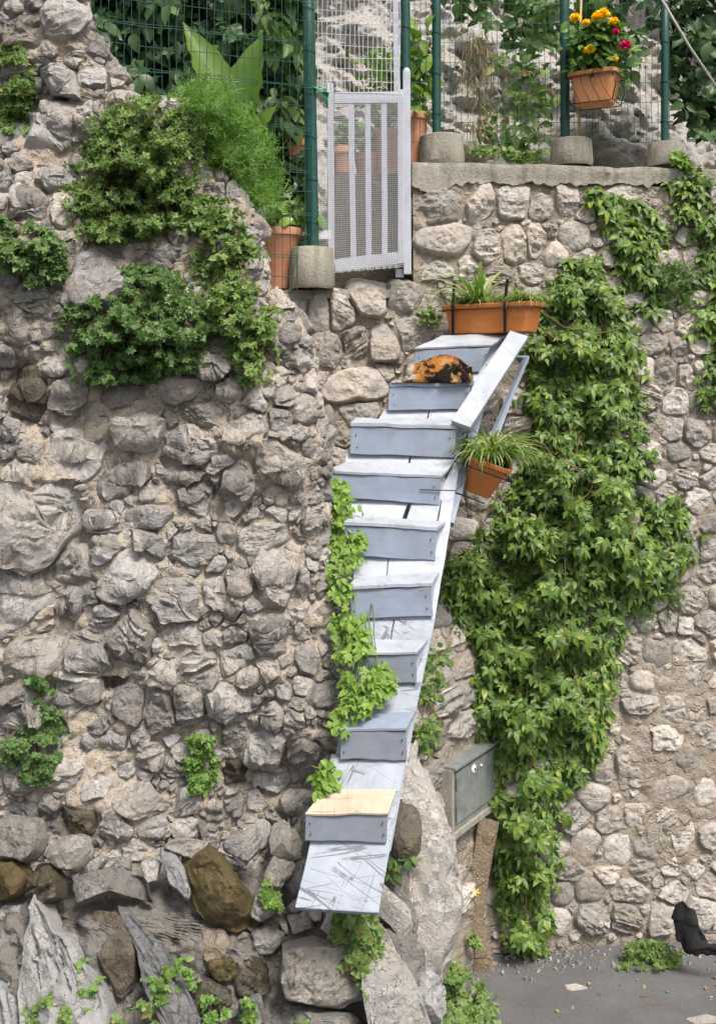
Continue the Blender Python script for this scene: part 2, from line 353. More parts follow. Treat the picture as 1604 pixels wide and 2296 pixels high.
class LeftWall:
    "front face, rounded corner, then the return face running back beside the ramp"
    def relief(s, q, z):
        g = np.stack([q, q * 0, z], -1); return .19 * fbm(g * [1.3, 1, 1.6], 2, 201) + .065 * ridged(g * [2.0, 1, 3.4], 2, 202) - .04
    def P(s, q, z):
        q = np.asarray(q, float); z = np.asarray(z, float); xe = XE(z) + .02 * vn(np.stack([z * 7, z * 0, z * 0 + 3], -1), 5)
        e = q - (xe - RC); Yf = YL(np.minimum(q, xe), z) - s.relief(np.minimum(q, xe), z); ph = np.clip(e / RC, 0, math.pi / 2)
        ret = np.maximum(e - RC * math.pi / 2, 0)
        x = np.where(e < 0, q, xe - RC + RC * np.sin(ph)) + 1.15 * np.minimum(xe / Yf, 0) * ret; y = Yf + np.where(e < 0, 0, RC * (1 - np.cos(ph))) + np.maximum(e - RC * math.pi / 2, 0)
        return np.stack([x, y, z], -1)
    def uv(s, px, py):
        p = hit(px, py, YL); return p[0], p[2]
def YR(x, z):
    base = 8.95 + .075 * z + .12 * (np.minimum(x, 3.2) - 1.2)
    j = np.clip(1.075 - x, 0, .55) * 1.35
    return base - j * (1 - smooth(2.1, 3.2, z))
class RightWall:
    def P(s, q, z):
        q = np.asarray(q, float); z = np.asarray(z, float); return np.stack([q, YR(q, z), z], -1)
    def uv(s, px, py):
        p = hit(px, py, YR, 9.2); return p[0], p[2]
def YB(x, z):
    t = np.clip((2.15 - z) / 1.3, 0, 1.6)
    return 6.98 - .55 * t - .12 * np.sin(x * 3.3) * t + .05 * smooth(-.2, .5, x)
BSIL = [(1850, 560), (1930, 640), (1990, 660), (2040, 700), (2075, 800), (2110, 880), (2160, 915), (2230, 935), (2296, 945), (2500, 950), (3000, 960)]
_b = np.array([hit(x, y, YB, 6.5)[[2, 0]] for y, x in BSIL]); _b = _b[np.argsort(_b[:, 0])]
class BedRock(LeftWall):
    def P(s, q, z):
        q = np.asarray(q, float); z = np.asarray(z, float); xe = np.interp(z, _b[:, 0], _b[:, 1]); r = .22
        e = q - (xe - r); Yf = YB(np.minimum(q, xe), z); ph = np.clip(e / r, 0, math.pi / 2)
        x = np.where(e < 0, q, xe - r + r * np.sin(ph)); y = Yf + np.where(e < 0, 0, r * (1 - np.cos(ph))) + np.maximum(e - r * math.pi / 2, 0)
        return np.stack([x, y, z], -1)
    def uv(s, px, py):
        p = hit(px, py, YB, 6.5); return p[0], p[2]
LW, RW, BR = LeftWall(), RightWall(), BedRock()
def normals(W, q, z, e=.01):
    q = np.asarray(q, float); z = np.asarray(z, float)
    a = W.P(q + e, z) - W.P(q - e, z); b = W.P(q, z + e) - W.P(q, z - e); n = np.cross(a, b)
    return n / (np.linalg.norm(n, axis=-1)[..., None] + 1e-9)
# ------------------------------------------------------------------ stones
class St: pass
def stone(u, v, w, h, ang=0, mat=None, lift=1.0, style='a', poly=None, fixed=True):
    s = St(); s.u = u; s.v = v; s.a = w / 2; s.b = h / 2; s.t = R(ang); s.mat = mat; s.lift = lift; s.style = style; s.poly = poly; s.fixed = fixed; return s
def erad(s, d):
    c, n = math.cos(s.t), math.sin(s.t); x = d[0] * c + d[1] * n; y = -d[0] * n + d[1] * c
    return 1 / math.sqrt((x / s.a) ** 2 + (y / s.b) ** 2)
def shape(stones, gap, rg, expo=3.2, jit=.16, nv=(7, 10)):
    "gives each stone an irregular outline and trims it against its neighbours"
    CU = np.array([s.u for s in stones]); CV = np.array([s.v for s in stones]); RM = np.array([max(s.a, s.b) for s in stones])
    for i, s in enumerate(stones):
        if s.poly is None:
            n = int(rg.integers(*nv)); th = np.sort((np.arange(n) + rg.uniform(-.33, .33, n)) * 2 * math.pi / n + rg.uniform(0, 6.28))
            rr = (np.abs(np.cos(th) / 1) ** expo + np.abs(np.sin(th)) ** expo) ** (-1 / expo) * (1 + rg.uniform(-jit, jit * .6, n))
            x = rr * np.cos(th) * s.a; y = rr * np.sin(th) * s.b; c, q = math.cos(s.t), math.sin(s.t)
            P = [np.array([a * c - b * q, a * q + b * c]) for a, b in zip(x, y)]
        else: P = [np.asarray(p, float) for p in s.poly]
        rm = max(s.a, s.b)
        for j in np.nonzero((np.abs(CU - s.u) < 1.0) & (np.hypot(CU - s.u, CV - s.v) < 1.5 * (RM + rm)))[0]:
            if i == j: continue
            o = stones[j]
            d = np.array([o.u - s.u, o.v - s.v]); D = math.hypot(*d)
            if D > (rm + max(o.a, o.b)) * 1.5 or D < 1e-4: continue
            d /= D; ri, rj = erad(s, d), erad(o, d); t = D * ri / (ri + rj) - gap / 2
            if s.poly is not None: continue
            if s.fixed and not o.fixed: continue
            if o.fixed and not s.fixed: t = D - rj * .97 - gap
            if t > ri * 1.4: continue
            Q = []
            for k in range(len(P)):
                A, B = P[k], P[(k + 1) % len(P)]; da, db = A @ d - t, B @ d - t
                if da <= 0: Q.append(A)
                if da * db < 0: Q.append(A + (B - A) * da / (da - db))
            P = Q
            if len(P) < 3: break
        for _ in range(1):
            if len(P) < 3: break
            k = {'a': .08, 's': .06, 'r': .16}[s.style]
            P = [p for a, b in zip(P, P[1:] + P[:1]) for p in (a + (b - a) * k, a + (b - a) * (1 - k))]
        s.out = np.array(P) if len(P) >= 3 else None
    return [s for s in stones if s.out is not None and np.ptp(s.out[:, 0]) > .02 and np.ptp(s.out[:, 1]) > .02]
def raycast(P, th):
    A = P; B = np.roll(P, -1, 0); E = B - A; out = np.full(len(th), .02)
    for k, a in enumerate(th):
        d = np.array([math.cos(a), math.sin(a)]); den = d[0] * E[:, 1] - d[1] * E[:, 0]; den = np.where(np.abs(den) < 1e-9, 1e-9, den)
        t = (A[:, 0] * E[:, 1] - A[:, 1] * E[:, 0]) / den; u = (A[:, 0] * d[1] - A[:, 1] * d[0]) / den
        ok = (t > 0) & (u >= -1e-6) & (u <= 1 + 1e-6)
        if ok.any(): out[k] = t[ok].max()
    return out
RING = {'s': np.array([0, .2, .4, .56, .7, .8, .87, .92, .95, .98, 1.0, 1.0]), 'a': np.array([0, .18, .34, .48, .6, .71, .8, .88, .94, .98, 1.0, 1.0]), 'r': np.array([0, .2, .37, .52, .65, .75, .84, .91, .96, .99, 1.0, 1.0])}
def build_stone(W, s, seed, base=0.0):
    M = 48 if max(s.a, s.b) > .09 else 26; rg = np.random.default_rng(seed); th = np.arange(M) * 2 * math.pi / M
    cen = s.out.mean(0); Rr = raycast(s.out - cen, th)
    if s.style == 'r': Rr = .5 * Rr + .25 * (np.roll(Rr, 1) + np.roll(Rr, -1))
    Rr = Rr * (1 + {'a': .13, 's': .09, 'r': .07}[s.style] * fbm(np.stack([np.cos(th) * 2.2 + seed, np.sin(th) * 2.2, th * 0], -1), 4, seed, .65))
    mx = float(Rr.max()); r = RING[s.style]
    if mx > .16: nk = int(min(30, mx / .011)); r = np.concatenate([np.linspace(0, .88, nk), [.92, .95, .98, 1.0, 1.0]])
    X = np.outer(r, Rr * np.cos(th)); Y = np.outer(r, Rr * np.sin(th)); size = Rr.mean()
    H = size * {'a': .46, 's': .5, 'r': .46}[s.style] * s.lift * rg.uniform(.7, 1.25); H = min(H, .10 * max(1, s.lift))
    rr = r[:, None] * np.ones(M)
    P3 = np.stack([X + cen[0] + s.u, Y + cen[1] + s.v, X * 0 + seed * .37], -1)
    if s.style == 'a':
        h = np.full_like(X, H * 1.15)
        for _ in range(int(rg.integers(3, 7))):
            a = rg.uniform(0, 6.28); sl = rg.uniform(.2, 1.5) * H / size; h = np.minimum(h, H * rg.uniform(.7, 1.3) + sl * (X * math.cos(a) + Y * math.sin(a)))
        ta = rg.uniform(-.7, .7); st = np.stack([(X * math.cos(ta) + Y * math.sin(ta)) * 5, (-X * math.sin(ta) + Y * math.cos(ta)) * 28, X * 0 + seed], -1)
        h = h + H * .22 * ridged(P3 * 6, 4, seed) + .012 * ridged(P3 * 17, 3, seed + 2) + min(H, .05) * rg.choice([0, .1, .35, .6]) * ridged(st, 3, seed + 4) + .016 * fbm(P3 * 28, 3, seed + 9)
        edge = 1 - smooth(.84, 1.0, rr) ** 1.6
        h = h * edge - .035 * (1 - edge)
    elif s.style == 's':
        a = rg.uniform(-.5, .4); sl = rg.uniform(.25, .6) * H / size
        ta = R(-58); st = np.stack([(X * math.cos(ta) + Y * math.sin(ta)) * 3, (-X * math.sin(ta) + Y * math.cos(ta)) * 14, X * 0 + seed], -1)
        h = H * .8 + sl * (X * math.cos(a) + Y * math.sin(a)) + .05 * np.round(1.6 * fbm(st, 3, seed)) * min(1, H / .1) * .5 + .026 * ridged(st * 1.1, 3, seed + 4) + .02 * fbm(P3 * 22, 3, seed)
        edge = 1 - smooth(.90, 1.0, rr); h = h * edge - .05 * (1 - edge)
    else:
        h = H * np.clip(1 - rr ** 5, 0, 1) ** .6
        for _ in range(3):
            a = rg.uniform(0, 6.28); sl = rg.uniform(.2, .8) * H / size; h = np.minimum(h, H * rg.uniform(.7, 1.05) + sl * (X * math.cos(a) + Y * math.sin(a)))
        h = h + H * .30 * ridged(P3 * 8, 4, seed) * (1 - rr ** 4) + .009 * fbm(P3 * 34, 3, seed + 9) - .02 * rr ** 6
    h[-1] = -.07
    q = P3[..., 0]; z = P3[..., 1]; V = W.P(q, z) + normals(W, q, z) * (h + base)[..., None]
    V = np.concatenate([V[0][:1], V[1:].reshape(-1, 3)]); K = len(r) - 1
    f = [(0, 1 + j, 1 + (j + 1) % M) for j in range(M)]
    f += [(1 + k * M + j, 1 + (k + 1) * M + j, 1 + (k + 1) * M + (j + 1) % M, 1 + k * M + (j + 1) % M) for k in range(K - 1) for j in range(M)]
    return V, f
def wall_stones(W, stones, root, mat, base=0.0, limit=290, name='stone', prio=None):
    stones = sorted(stones, key=lambda s: -(prio(s) if prio else s.a * s.b)); rest = []
    for i, s in enumerate(stones):
        V, f = build_stone(W, s, 100 + i * 7, base)
        if i < limit: part(name, V, f, s.mat or mat, root, True, 30 if s.style == 'a' else 50)
        else: rest.append((V, f))
    if rest:
        V, f = join(rest); stuff(part('small_' + name + 's', V, f, mat, root, True, 40))
def fill(stones, u0, u1, v0, v1, n, sizes, rg, pack=.86, style='a', ok=None, asp=(.55, 1.0), mat=None):
    CU = np.array([s.u for s in stones] + [99.] * n); CV = np.array([s.v for s in stones] + [99.] * n); RM = np.array([max(s.a, s.b) for s in stones] + [.01] * n); m = len(stones)
    for k in range(n):
        t = k / n; w_ = sizes[0] + (sizes[1] - sizes[0]) * t ** .6; w_ *= rg.uniform(.8, 1.2); h_ = w_ * rg.uniform(*asp)
        for _ in range(14):
            u, v = rg.uniform(u0, u1), rg.uniform(v0, v1)
            if ok is not None and not ok(u, v): continue
            c = stone(u, v, w_, h_, rg.uniform(-35, 40), mat, rg.uniform(.5, 1.0), style, None, False); good = True
            for j in np.nonzero(np.hypot(CU[:m] - u, CV[:m] - v) < RM[:m] + max(c.a, c.b))[0]:
                o = stones[j]; dx, dy = o.u - u, o.v - v; D = math.hypot(dx, dy)
                if D < 1e-6: good = False; break
                d = (dx / D, dy / D)
                if D < pack * (erad(c, d) + erad(o, d)): good = False; break
            if good: stones.append(c); CU[m], CV[m], RM[m] = u, v, max(c.a, c.b); m += 1; break
    return stones
def from_px(W, px, py, w_, h_, ang=0, **kw):
    u, v = W.uv(px, py); m = float(W.P(u, v)[1]) / F; return stone(u, v, w_ * m, h_ * m, ang, **kw)
def poly_px(W, pts, **kw):
    q = np.array([W.uv(x, y) for x, y in pts]); c = q.mean(0)
    return stone(c[0], c[1], np.ptp(q[:, 0]), np.ptp(q[:, 1]), 0, poly=(q - c), **kw)
def worley(U, V_, sc, seed):
    x = U * sc; y = V_ * sc; ix = np.floor(x); iy = np.floor(y); b = np.full(x.shape, 9.0); cid = np.zeros(x.shape)
    for dx in (-1, 0, 1):
        for dy in (-1, 0, 1):
            cx_ = ix + dx; cy_ = iy + dy; z0 = np.zeros_like(cx_); hx = cx_ + _h(cx_, cy_, z0, seed); hy = cy_ + _h(cx_, cy_, z0 + 1, seed); d = np.hypot(x - hx, y - hy); k = d < b
            cid = np.where(k, _h(cx_, cy_, z0 + 2, seed), cid); b = np.minimum(b, d)
    return b, cid
def sheet(W, q, z, amp, seed, mat, root, name='mortar', extra=None, off=0.0):
    Q, Z = np.meshgrid(q, z) if q.ndim == 1 else (q, z)
    P = W.P(Q, Z); n = normals(W, Q, Z)
    d = amp * (.9 * fbm(P * 2.3, 5, seed, .55) + .55 * ridged(P * 5.5, 4, seed + 50) + .28 * fbm(P * 24, 3, seed + 80))
    wq = Q + .03 * fbm(P * 9, 3, seed + 5); wz = Z + .03 * fbm(P * 9 + 7, 3, seed + 6)
    for sc_, k_ in ((8.5, .9), (19.0, .45)):
        b, cid = worley(wq, wz, sc_, seed); d = d + amp * k_ * (np.clip(1 - (b / .62) ** 3, 0, 1) * (cid - .25) * 1.3)
    d = d + off
    if extra is not None: d = d + extra(Q, Z, P)
    V = (P + n * d[..., None]).reshape(-1, 3)
    return part(name, V, gridfaces(*Q.shape), mat, root, True, 50, False)
# ---- left rubble wall: stones read off the photograph (centre, width, height, tilt)
zz = np.arange(0, 7.9, .017)
tt = np.concatenate([np.linspace(-3.4, -.3, 190), np.linspace(-.285, .25, 36), np.linspace(.30, 2.2, 40)])
Qg = tt[None, :] + (XE(zz) + RC * .5)[:, None]; Qg = np.where(tt[None, :] < -.3, -3.6 + (tt[None, :] + 3.4) / 3.1 * ((XE(zz) + RC * .5 - .3)[:, None] + 3.6), Qg)
Zg = np.repeat(zz[:, None], len(tt), 1)
left = thing('rubble_wall', 'large weathered rubble wall of angular grey limestone set in sandy mortar, filling the left', 'wall', (-1.6, 7.1, 0))
S7 = [(130, 30, 210, 90, 10), (230, 150, 160, 60, 15), (330, 470, 170, 200, -50), (270, 300, 140, 100, -10), (590, 460, 290, 140, 5), (850, 410, 220, 130, 10), (990, 280, 180, 200, 40), (1090, 430, 110, 110, 0),
 (350, 740, 370, 200, 12), (640, 640, 230, 170, -10), (70, 870, 170, 190, 0), (150, 720, 130, 110, 30), (560, 830, 250, 160, 25), (870, 700, 260, 150, 10), (950, 540, 190, 110, 0), (1150, 600, 200, 100, 25),
 (180, 1060, 380, 370, 0), (470, 1060, 190, 110, -20), (480, 1180, 160, 120, -10), (690, 1040, 220, 120, 10), (900, 940, 200, 150, -10), (860, 850, 180, 80, 10), (1120, 890, 140, 290, -15), (1320, 810, 190, 290, 35),
 (330, 1260, 220, 180, 10), (90, 1400, 270, 250, -20), (320, 1440, 140, 180, 0), (620, 1290, 290, 190, 30), (470, 1500, 200, 90, 15), (900, 1180, 200, 130, 10), (1060, 1110, 90, 90, 0), (1220, 1130, 240, 130, 15),
 (1320, 1310, 180, 280, -10), (1120, 1320, 110, 140, 0), (830, 1420, 260, 190, 0), (1010, 1380, 130, 130, -20), (170, 1680, 330, 150, 5), (610, 1620, 180, 250, -15), (400, 1680, 250, 200, 40), (850, 1590, 140, 120, -20),
 (950, 1720, 160, 130, 10), (1100, 1700, 170, 110, 30), (1280, 1580, 150, 180, 10), (1450, 520, 120, 120, 0), (1480, 1060, 110, 130, -20), (40, 620, 80, 100, -20), (20, 720, 60, 80, 0), (700, 1150, 190, 100, -30),
 (1420, 1340, 60, 150, 0), (1390, 940, 70, 60, 20)]
S8 = [(360, 250, 200, 270, -10), (80, 320, 230, 200, 0), (620, 310, 130, 150, 20), (760, 330, 150, 190, 10), (890, 300, 140, 220, -10), (1060, 290, 200, 150, -10), (960, 160, 150, 100, 10), (1170, 180, 100, 80, 0), (1100, 450, 120, 150, -20),
 (1280, 340, 90, 120, 0), (870, 530, 110, 70, 10), (1250, 520, 230, 170, 10), (1410, 560, 180, 220, 0), (1300, 680, 210, 140, 0), (1380, 790, 150, 130, 20), (700, 540, 130, 110, 0), (680, 740, 230, 110, -15), (460, 660, 150, 110, 20), (300, 620, 200, 120, 0)]
S1 = [(100, 140, 190, 130, 10), (290, 90, 220, 200, 0), (285, 365, 230, 110, -40), (400, 330, 120, 110, 0), (495, 310, 80, 150, 0), (560, 470, 180, 140, 20), (215, 560, 180, 280, -20), (400, 590, 110, 100, 0), (365, 690, 130, 110, 0), (250, 815, 170, 80, 5),
 (145, 925, 180, 130, -10), (25, 810, 60, 110, 0), (20, 905, 70, 90, 0), (300, 940, 120, 150, 0), (390, 1010, 90, 130, 20), (50, 1240, 90, 90, 0), (120, 1340, 210, 140, -10), (780, 500, 130, 120, -40), (650, 1090, 160, 70, 5), (710, 1170, 230, 120, 5),
 (460, 1260, 230, 270, 0), (1100, 1200, 140, 180, -30), (60, 20, 120, 60, 0), (150, 12, 100, 50, 0)]
LS = []
for x, y, w_, h_, a in S7: LS.append(from_px(LW, x * .4771, 669.6 + y * .4771, w_ * .4771 * 1.34, h_ * .4771 * 1.34, a, lift=1.05))
for x, y, w_, h_, a in S8: LS.append(from_px(LW, x * .4771, 1434.7 + y * .4771, w_ * .4771 * 1.34, h_ * .4771 * 1.34, a, lift=1.05))
for x, y, w_, h_, a in S1: LS.append(from_px(LW, x * .5009, y * .5009, w_ * .5009 * 1.3, h_ * .5009 * 1.3, a, lift=1.05))
for x, y, w_, h_, a in [(52, 880, 108, 155, 0), (520, 1740, 72, 76, 0), (525, 1821, 52, 52, 0), (181, 1830, 105, 80, 0)]: LS.append(from_px(LW, x, y, w_, h_, a, lift=1.3, mat=STONE_D))
rg = np.random.default_rng(5)
zb = LW.uv(300, 1900)[1]
okL = lambda u, v: u < XE(v) + .30
fill(LS, -3.2, .35, zb - .45, 7.6, 1700, (.34, .05), rg, .64, 'a', okL)
fill(LS, -1.6, .45, zb - .4, 5.6, 500, (.10, .04), rg, .66, 'a', okL)
LS = shape(LS, .005, rg, 3.2, .2, (5, 9))
HOLE = np.array([LW.uv(248, 1537), LW.uv(235, 1500)])
def holes(Q, Z, P):
    d = 0
    for (u, v), a, b in ((HOLE[0], .085, .04),):
        d = d - .22 * np.exp(-(((Q - u) / a) ** 4 + ((Z - v) / b) ** 4))
    return d + .02 * smooth(.1, .6, fbm(P * 1.1 + 7, 3, 44))
sheet(LW, Qg, Zg, .046, 3, MORTAR, left, 'mortar', holes, -.023)
LS = [s for s in LS if abs(s.u - HOLE[0][0]) > .11 or abs(s.v - HOLE[0][1]) > .06]
seen = lambda s: s.a * s.b * (0 if s.v > 7.1 or s.u < -2.45 else 1)
wall_stones(LW, LS, left, STONE, .010, 300, 'stone', seen)
# ---- retaining wall behind the ramp, carrying the gate and the terrace
right = thing('retaining_wall', 'tall retaining wall of rounded pale stones below the green fence and gate', 'wall', (1.2, 9.0, 0))
XG = at(925, 500, 9.35)[0]; ZG = 5.37; ZCAP = at(0, 366, 9.36)[2]; ZCB = at(0, 418, 9.36)[2]
RS = []
GW = [(655, 690, 75, 60, 0), (716, 697, 60, 95, -15), (765, 695, 70, 95, -10), (822, 668, 108, 80, 0), (905, 668, 90, 75, 0), (735, 785, 75, 82, 0), (798, 768, 70, 72, 0), (855, 770, 80, 80, 0), (930, 742, 85, 90, 20), (795, 872, 140, 82, 5),
 (800, 925, 95, 60, 0), (732, 945, 42, 100, 0), (690, 915, 60, 60, 0), (985, 465, 120, 75, 5), (1075, 458, 75, 85, 0), (1150, 453, 92, 78, 0), (1207, 465, 60, 58, 0), (1270, 440, 55, 98, 0), (1000, 538, 145, 72, 0), (1087, 553, 80, 78, -20), (1150, 550, 60, 98, 0),
 (1200, 545, 45, 92, 0), (1245, 572, 52, 62, 0), (1287, 528, 70, 62, 0), (975, 608, 110, 42, 12), (1050, 592, 62, 42, 0), (1120, 612, 72, 50, 0), (1190, 612, 60, 52, 0), (1250, 622, 62, 50, 0), (960, 690, 70, 60, 0), (940, 820, 60, 60, 0)]
for x, y, w_, h_, a in GW: RS.append(from_px(RW, x, y, w_ * 1.15, h_ * 1.15, a, style='a' if (x * 7 + y) % 10 < 7 else 'r', lift=.85, mat=(STONE if (x, y) == (716, 697) else None)))
rg = np.random.default_rng(9)
z = .10; row = 0
while z < ZCB - .03:
    hh = rg.uniform(.15, .26); x = -1.15 + rg.uniform(0, .2)
    low = 1 if z < 1.9 else 0
    while x < 5.0:
        ww = rg.uniform(.15, .34) * (1.15 if low else 1)
        u = x + ww / 2; v = z + hh / 2 + rg.uniform(-.04, .04); top = (ZG - .03 if u < XG + .08 else ZCB - .02); x += ww
        if v > top - .05: continue
        c = stone(u, v, ww * rg.uniform(1.1, 1.3), hh * rg.uniform(1.1, 1.4), rg.uniform(-14, 14), None, rg.uniform(.5, .9), 'a' if rg.random() < .8 else 'r', None, False)
        if any(math.hypot(o.u - u, o.v - v) < .62 * (erad(o, ((u - o.u) / (math.hypot(o.u - u, o.v - v) + 1e-6), (v - o.v) / (math.hypot(o.u - u, o.v - v) + 1e-6))) + min(c.a, c.b)) for o in RS if abs(o.u - u) < .6): continue
        if u > 2.1 and .6 < v < 2.3 and rg.random() < .25: continue
        RS.append(c)
    z += hh
fill(RS, -1.1, 5.0, .05, ZG - .1, 700, (.15, .045), rg, .66, 'a')
fill(RS, XG + .1, 5.0, ZG - .1, ZCB - .05, 120, (.14, .05), rg, .66, 'a')
big = [poly_px(RW, [(1590, 1420), (1660, 1440), (1690, 1640), (1640, 1720), (1570, 1690), (1530, 1600), (1545, 1500)], style='a', lift=.55, mat=STONE)]

RS = shape(RS, .005, rg, 4.5, .13, (6, 10))
xs = np.arange(-1.3, 5.2, .018)
smear = lambda Q, Z, P: .035 * smooth(2.0, 2.5, Q) * smooth(2.6, 2.1, Z) * smooth(.4, .8, Z)
sheet(RW, xs, np.arange(-.05, ZG + .001, .018), .024, 21, MORTAR_R, right, 'mortar', smear, -.026)
sheet(RW, np.arange(XG, 5.2, .018), np.arange(ZG - .03, ZCB + .05, .018), .024, 21, MORTAR_R, right, 'mortar', None, -.02)
VINE = [(580, 1275, 1340), (640, 1235, 1370), (700, 1215, 1400), (760, 1190, 1420), (830, 1190, 1440), (900, 1180, 1440), (1000, 1190, 1430), (1080, 1165, 1480), (1150, 1110, 1525), (1200, 1085, 1540), (1260, 1020, 1535), (1310, 1005, 1500),
        (1400, 1045, 1385), (1500, 1075, 1365), (1600, 1072, 1350), (1690, 1085, 1345), (1760, 1100, 1260), (1850, 1110, 1245), (1950, 1115, 1240), (2050, 1130, 1232), (2135, 1150, 1215)]
_v = np.array(VINE, float)
def vis(s):
    p = RW.P(s.u, s.v); px = CX + p[0] / p[1] * F; py = HZ - (p[2] - ZC) / p[1] * F; k = s.a * s.b
    if px > 1640 or px < 590: k *= 0
    if 600 < py < 2130 and np.interp(py, _v[:, 0], _v[:, 1]) + 25 < px < np.interp(py, _v[:, 0], _v[:, 2]) - 25: k *= .01
    if py > 1000 and px < 930: k *= .01
    return k
def clear(s):
    p = RW.P(s.u, s.v); px = CX + p[0] / p[1] * F; py = HZ - (p[2] - ZC) / p[1] * F
    return not (985 < px < 1130 and 1650 < py < 1900) and not (1040 < px < 1110 and 1880 < py < 2180)
RS = [s for s in RS if clear(s)]
wall_stones(RW, RS, right, STONE_R, .0, 290, 'stone', vis)
# concrete capping, ragged underneath; masonry body behind the face
xs2 = np.arange(XG - .01, 5.2, .025); n2 = len(xs2)
top = np.stack([xs2, YR(xs2, ZCAP) - .045 + .008 * fbm(np.stack([xs2 * 9, xs2 * 0, xs2 * 0], -1), 3), np.full(n2, ZCAP) + .012 * fbm(np.stack([xs2 * 4, xs2 * 0 + 4, xs2 * 0], -1), 3)], -1)
rag = ZCB + .05 + .07 * fbm(np.stack([xs2 * 6.1, xs2 * 0 + 9, xs2 * 0], -1), 5, 3, .75) - .10 * np.exp(-((xs2 - XG - .15) / .2) ** 2)
rows = [top + [0, .65, .0], top + [0, .012, .004], top, np.stack([xs2, top[:, 1] - .008, ZCAP - .05 + rag * 0], -1), np.stack([xs2, top[:, 1] + .006, (ZCAP - .05 + rag) / 2], -1), np.stack([xs2, top[:, 1] + .004, rag], -1), np.stack([xs2, top[:, 1] + .09, rag - .012], -1)]
Vc = np.array(rows); Vc[2:, :, 1] += .028 * fbm(Vc[2:] * 9, 5, 5, .65)
part('concrete_cap', Vc.reshape(-1, 3), gridfaces(len(rows), n2)[:, ::-1], CONC, right, True, 40, False)
def box(a, b):
    x0, y0, z0 = a; x1, y1, z1 = b
    V = [(x0, y0, z0), (x1, y0, z0), (x1, y1, z0), (x0, y1, z0), (x0, y0, z1), (x1, y0, z1), (x1, y1, z1), (x0, y1, z1)]
    return np.array(V, float), [(0, 3, 2, 1), (4, 5, 6, 7), (0, 1, 5, 4), (1, 2, 6, 5), (2, 3, 7, 6), (3, 0, 4, 7)]
# terraces behind the wall
def terrain(name, x0, x1, y0, y1, z0, amp, mat, seed, st=.06):
    X, Y = np.meshgrid(np.arange(x0, x1, st), np.arange(y0, y1, st)); Z = z0 + amp * fbm(np.stack([X * 3, Y * 3, X * 0], -1), 4, seed)
    return struct(obj(name, mesh(name, np.stack([X, Y, Z], -1).reshape(-1, 3), gridfaces(*X.shape), mat)))
terrain('lower_terrace', -4.5, XG + .05, 9.5, 11.6, ZG - .05, .04, EARTH, 2)
terrain('lower_terrace', -4.5, at(600, 650, 8.2)[0], 7.9, 9.5, ZG - .06, .04, EARTH, 2)
terrain('upper_terrace', XG, 6.5, 9.75, 12.5, ZCAP - .05, .06, EARTH, 3)
Vb, fb = box((XG + .02, 9.74, ZG - .3), (5.2, 10.2, ZCAP - .06)); part('masonry_core', Vb, fb, MORTAR_R, right, False)
# threshold slab below the gate
xt = np.linspace(at(588, 0, 9.3)[0], XG - .005, 30); yt = np.linspace(0, .6, 8)
Xt, Yt = np.meshgrid(xt, yt); Yt = Yt + YR(Xt, ZG) - .03; Zt = ZG + .012 + .02 * fbm(np.stack([Xt * 5, Yt * 5, Xt * 0], -1), 4, 8)
Tt = np.stack([Xt, Yt, Zt], -1); Vt, ft = gridbox(Tt, Tt - [0, 0, .07]); part('threshold', Vt, ft, CONC, right, True, 40)
# cliff behind the gardens
Qc, Zc = np.meshgrid(np.arange(-6, 6.5, .03), np.arange(5.0, 10.5, .028))
base = np.stack([Qc, Zc * 0, Zc], -1)
Yc = 10.7 + .62 * (Zc - 5.3) + .35 * smooth(-.5, -2.5, Qc) + .8 * fbm(base * [.7, 1, .8], 4, 61) + .26 * ridged(base @ np.array([[.8, 0, .6], [0, 1, 0], [-.6, 0, .8]]) * [1.2, 1, 2.6], 5, 71) + .08 * ridged(base * [4, 1, 6], 4, 73) + .03 * ridged(base * [9, 1, 13], 3, 74)
struct(obj('rock_face', mesh('rock_face', np.stack([Qc, Yc, Zc], -1).reshape(-1, 3), gridfaces(*Qc.shape), CLIFF, True, 40)))
# road
terrain('road', -6, 8, -2, 9.9, 0.0, .012, ASPH, 77, .05)
# ------------------------------------------------------------------ bedrock under the rubble wall
bed = bpy.data.objects.new('bedrock', None); C.objects.link(bed); bed.location = (-1, 6.5, 0); struct(bed)
zz2 = np.arange(0, 2.35, .014); xe2 = np.interp(zz2, _b[:, 0], _b[:, 1])
tb = np.concatenate([np.linspace(-3.4, -.3, 210), np.linspace(-.285, .25, 36), np.linspace(.3, 1.4, 20)])
Qb = np.where(tb[None, :] < -.3, -3.2 + (tb[None, :] + 3.4) / 3.1 * ((xe2 + .11 - .3)[:, None] + 3.2), tb[None, :] + (xe2 + .11)[:, None]); Zb = np.repeat(zz2[:, None], len(tb), 1)
def bedx(Q, Z, P):
    sa = P @ np.array([[.53, 0, .85], [0, 1, 0], [-.85, 0, .53]]).T
    d = .13 * fbm(P * 1.5 + 3, 3, 91) + .09 * ridged(sa * [4.0, 2, 1.8], 4, 92) + .03 * ridged(sa * [9, 4, 4.0] + 3, 3, 95) + .03 * ridged(P * 14, 3, 96)
    fd = smooth(1.15, 1.85, Z + .16 * fbm(P * 1.5, 2, 8)); return (d + .045 * ridged(P * [8, 8, 8], 4, 97) - .05) * (1 - .75 * fd) - .42 * fd
sheet(BR, Qb, Zb, .04, 33, ROCKB, bed, 'rock_mass', bedx)
BS = []
z8 = lambda pts: [(x * .4771, 1434.7 + y * .4771) for x, y in pts]
BS.append(poly_px(BR, z8([(845, 1010), (980, 960), (1060, 1020), (1225, 1270), (1200, 1345), (1110, 1385), (930, 1300)]), mat=STONE_M, lift=2.1, style='a'))
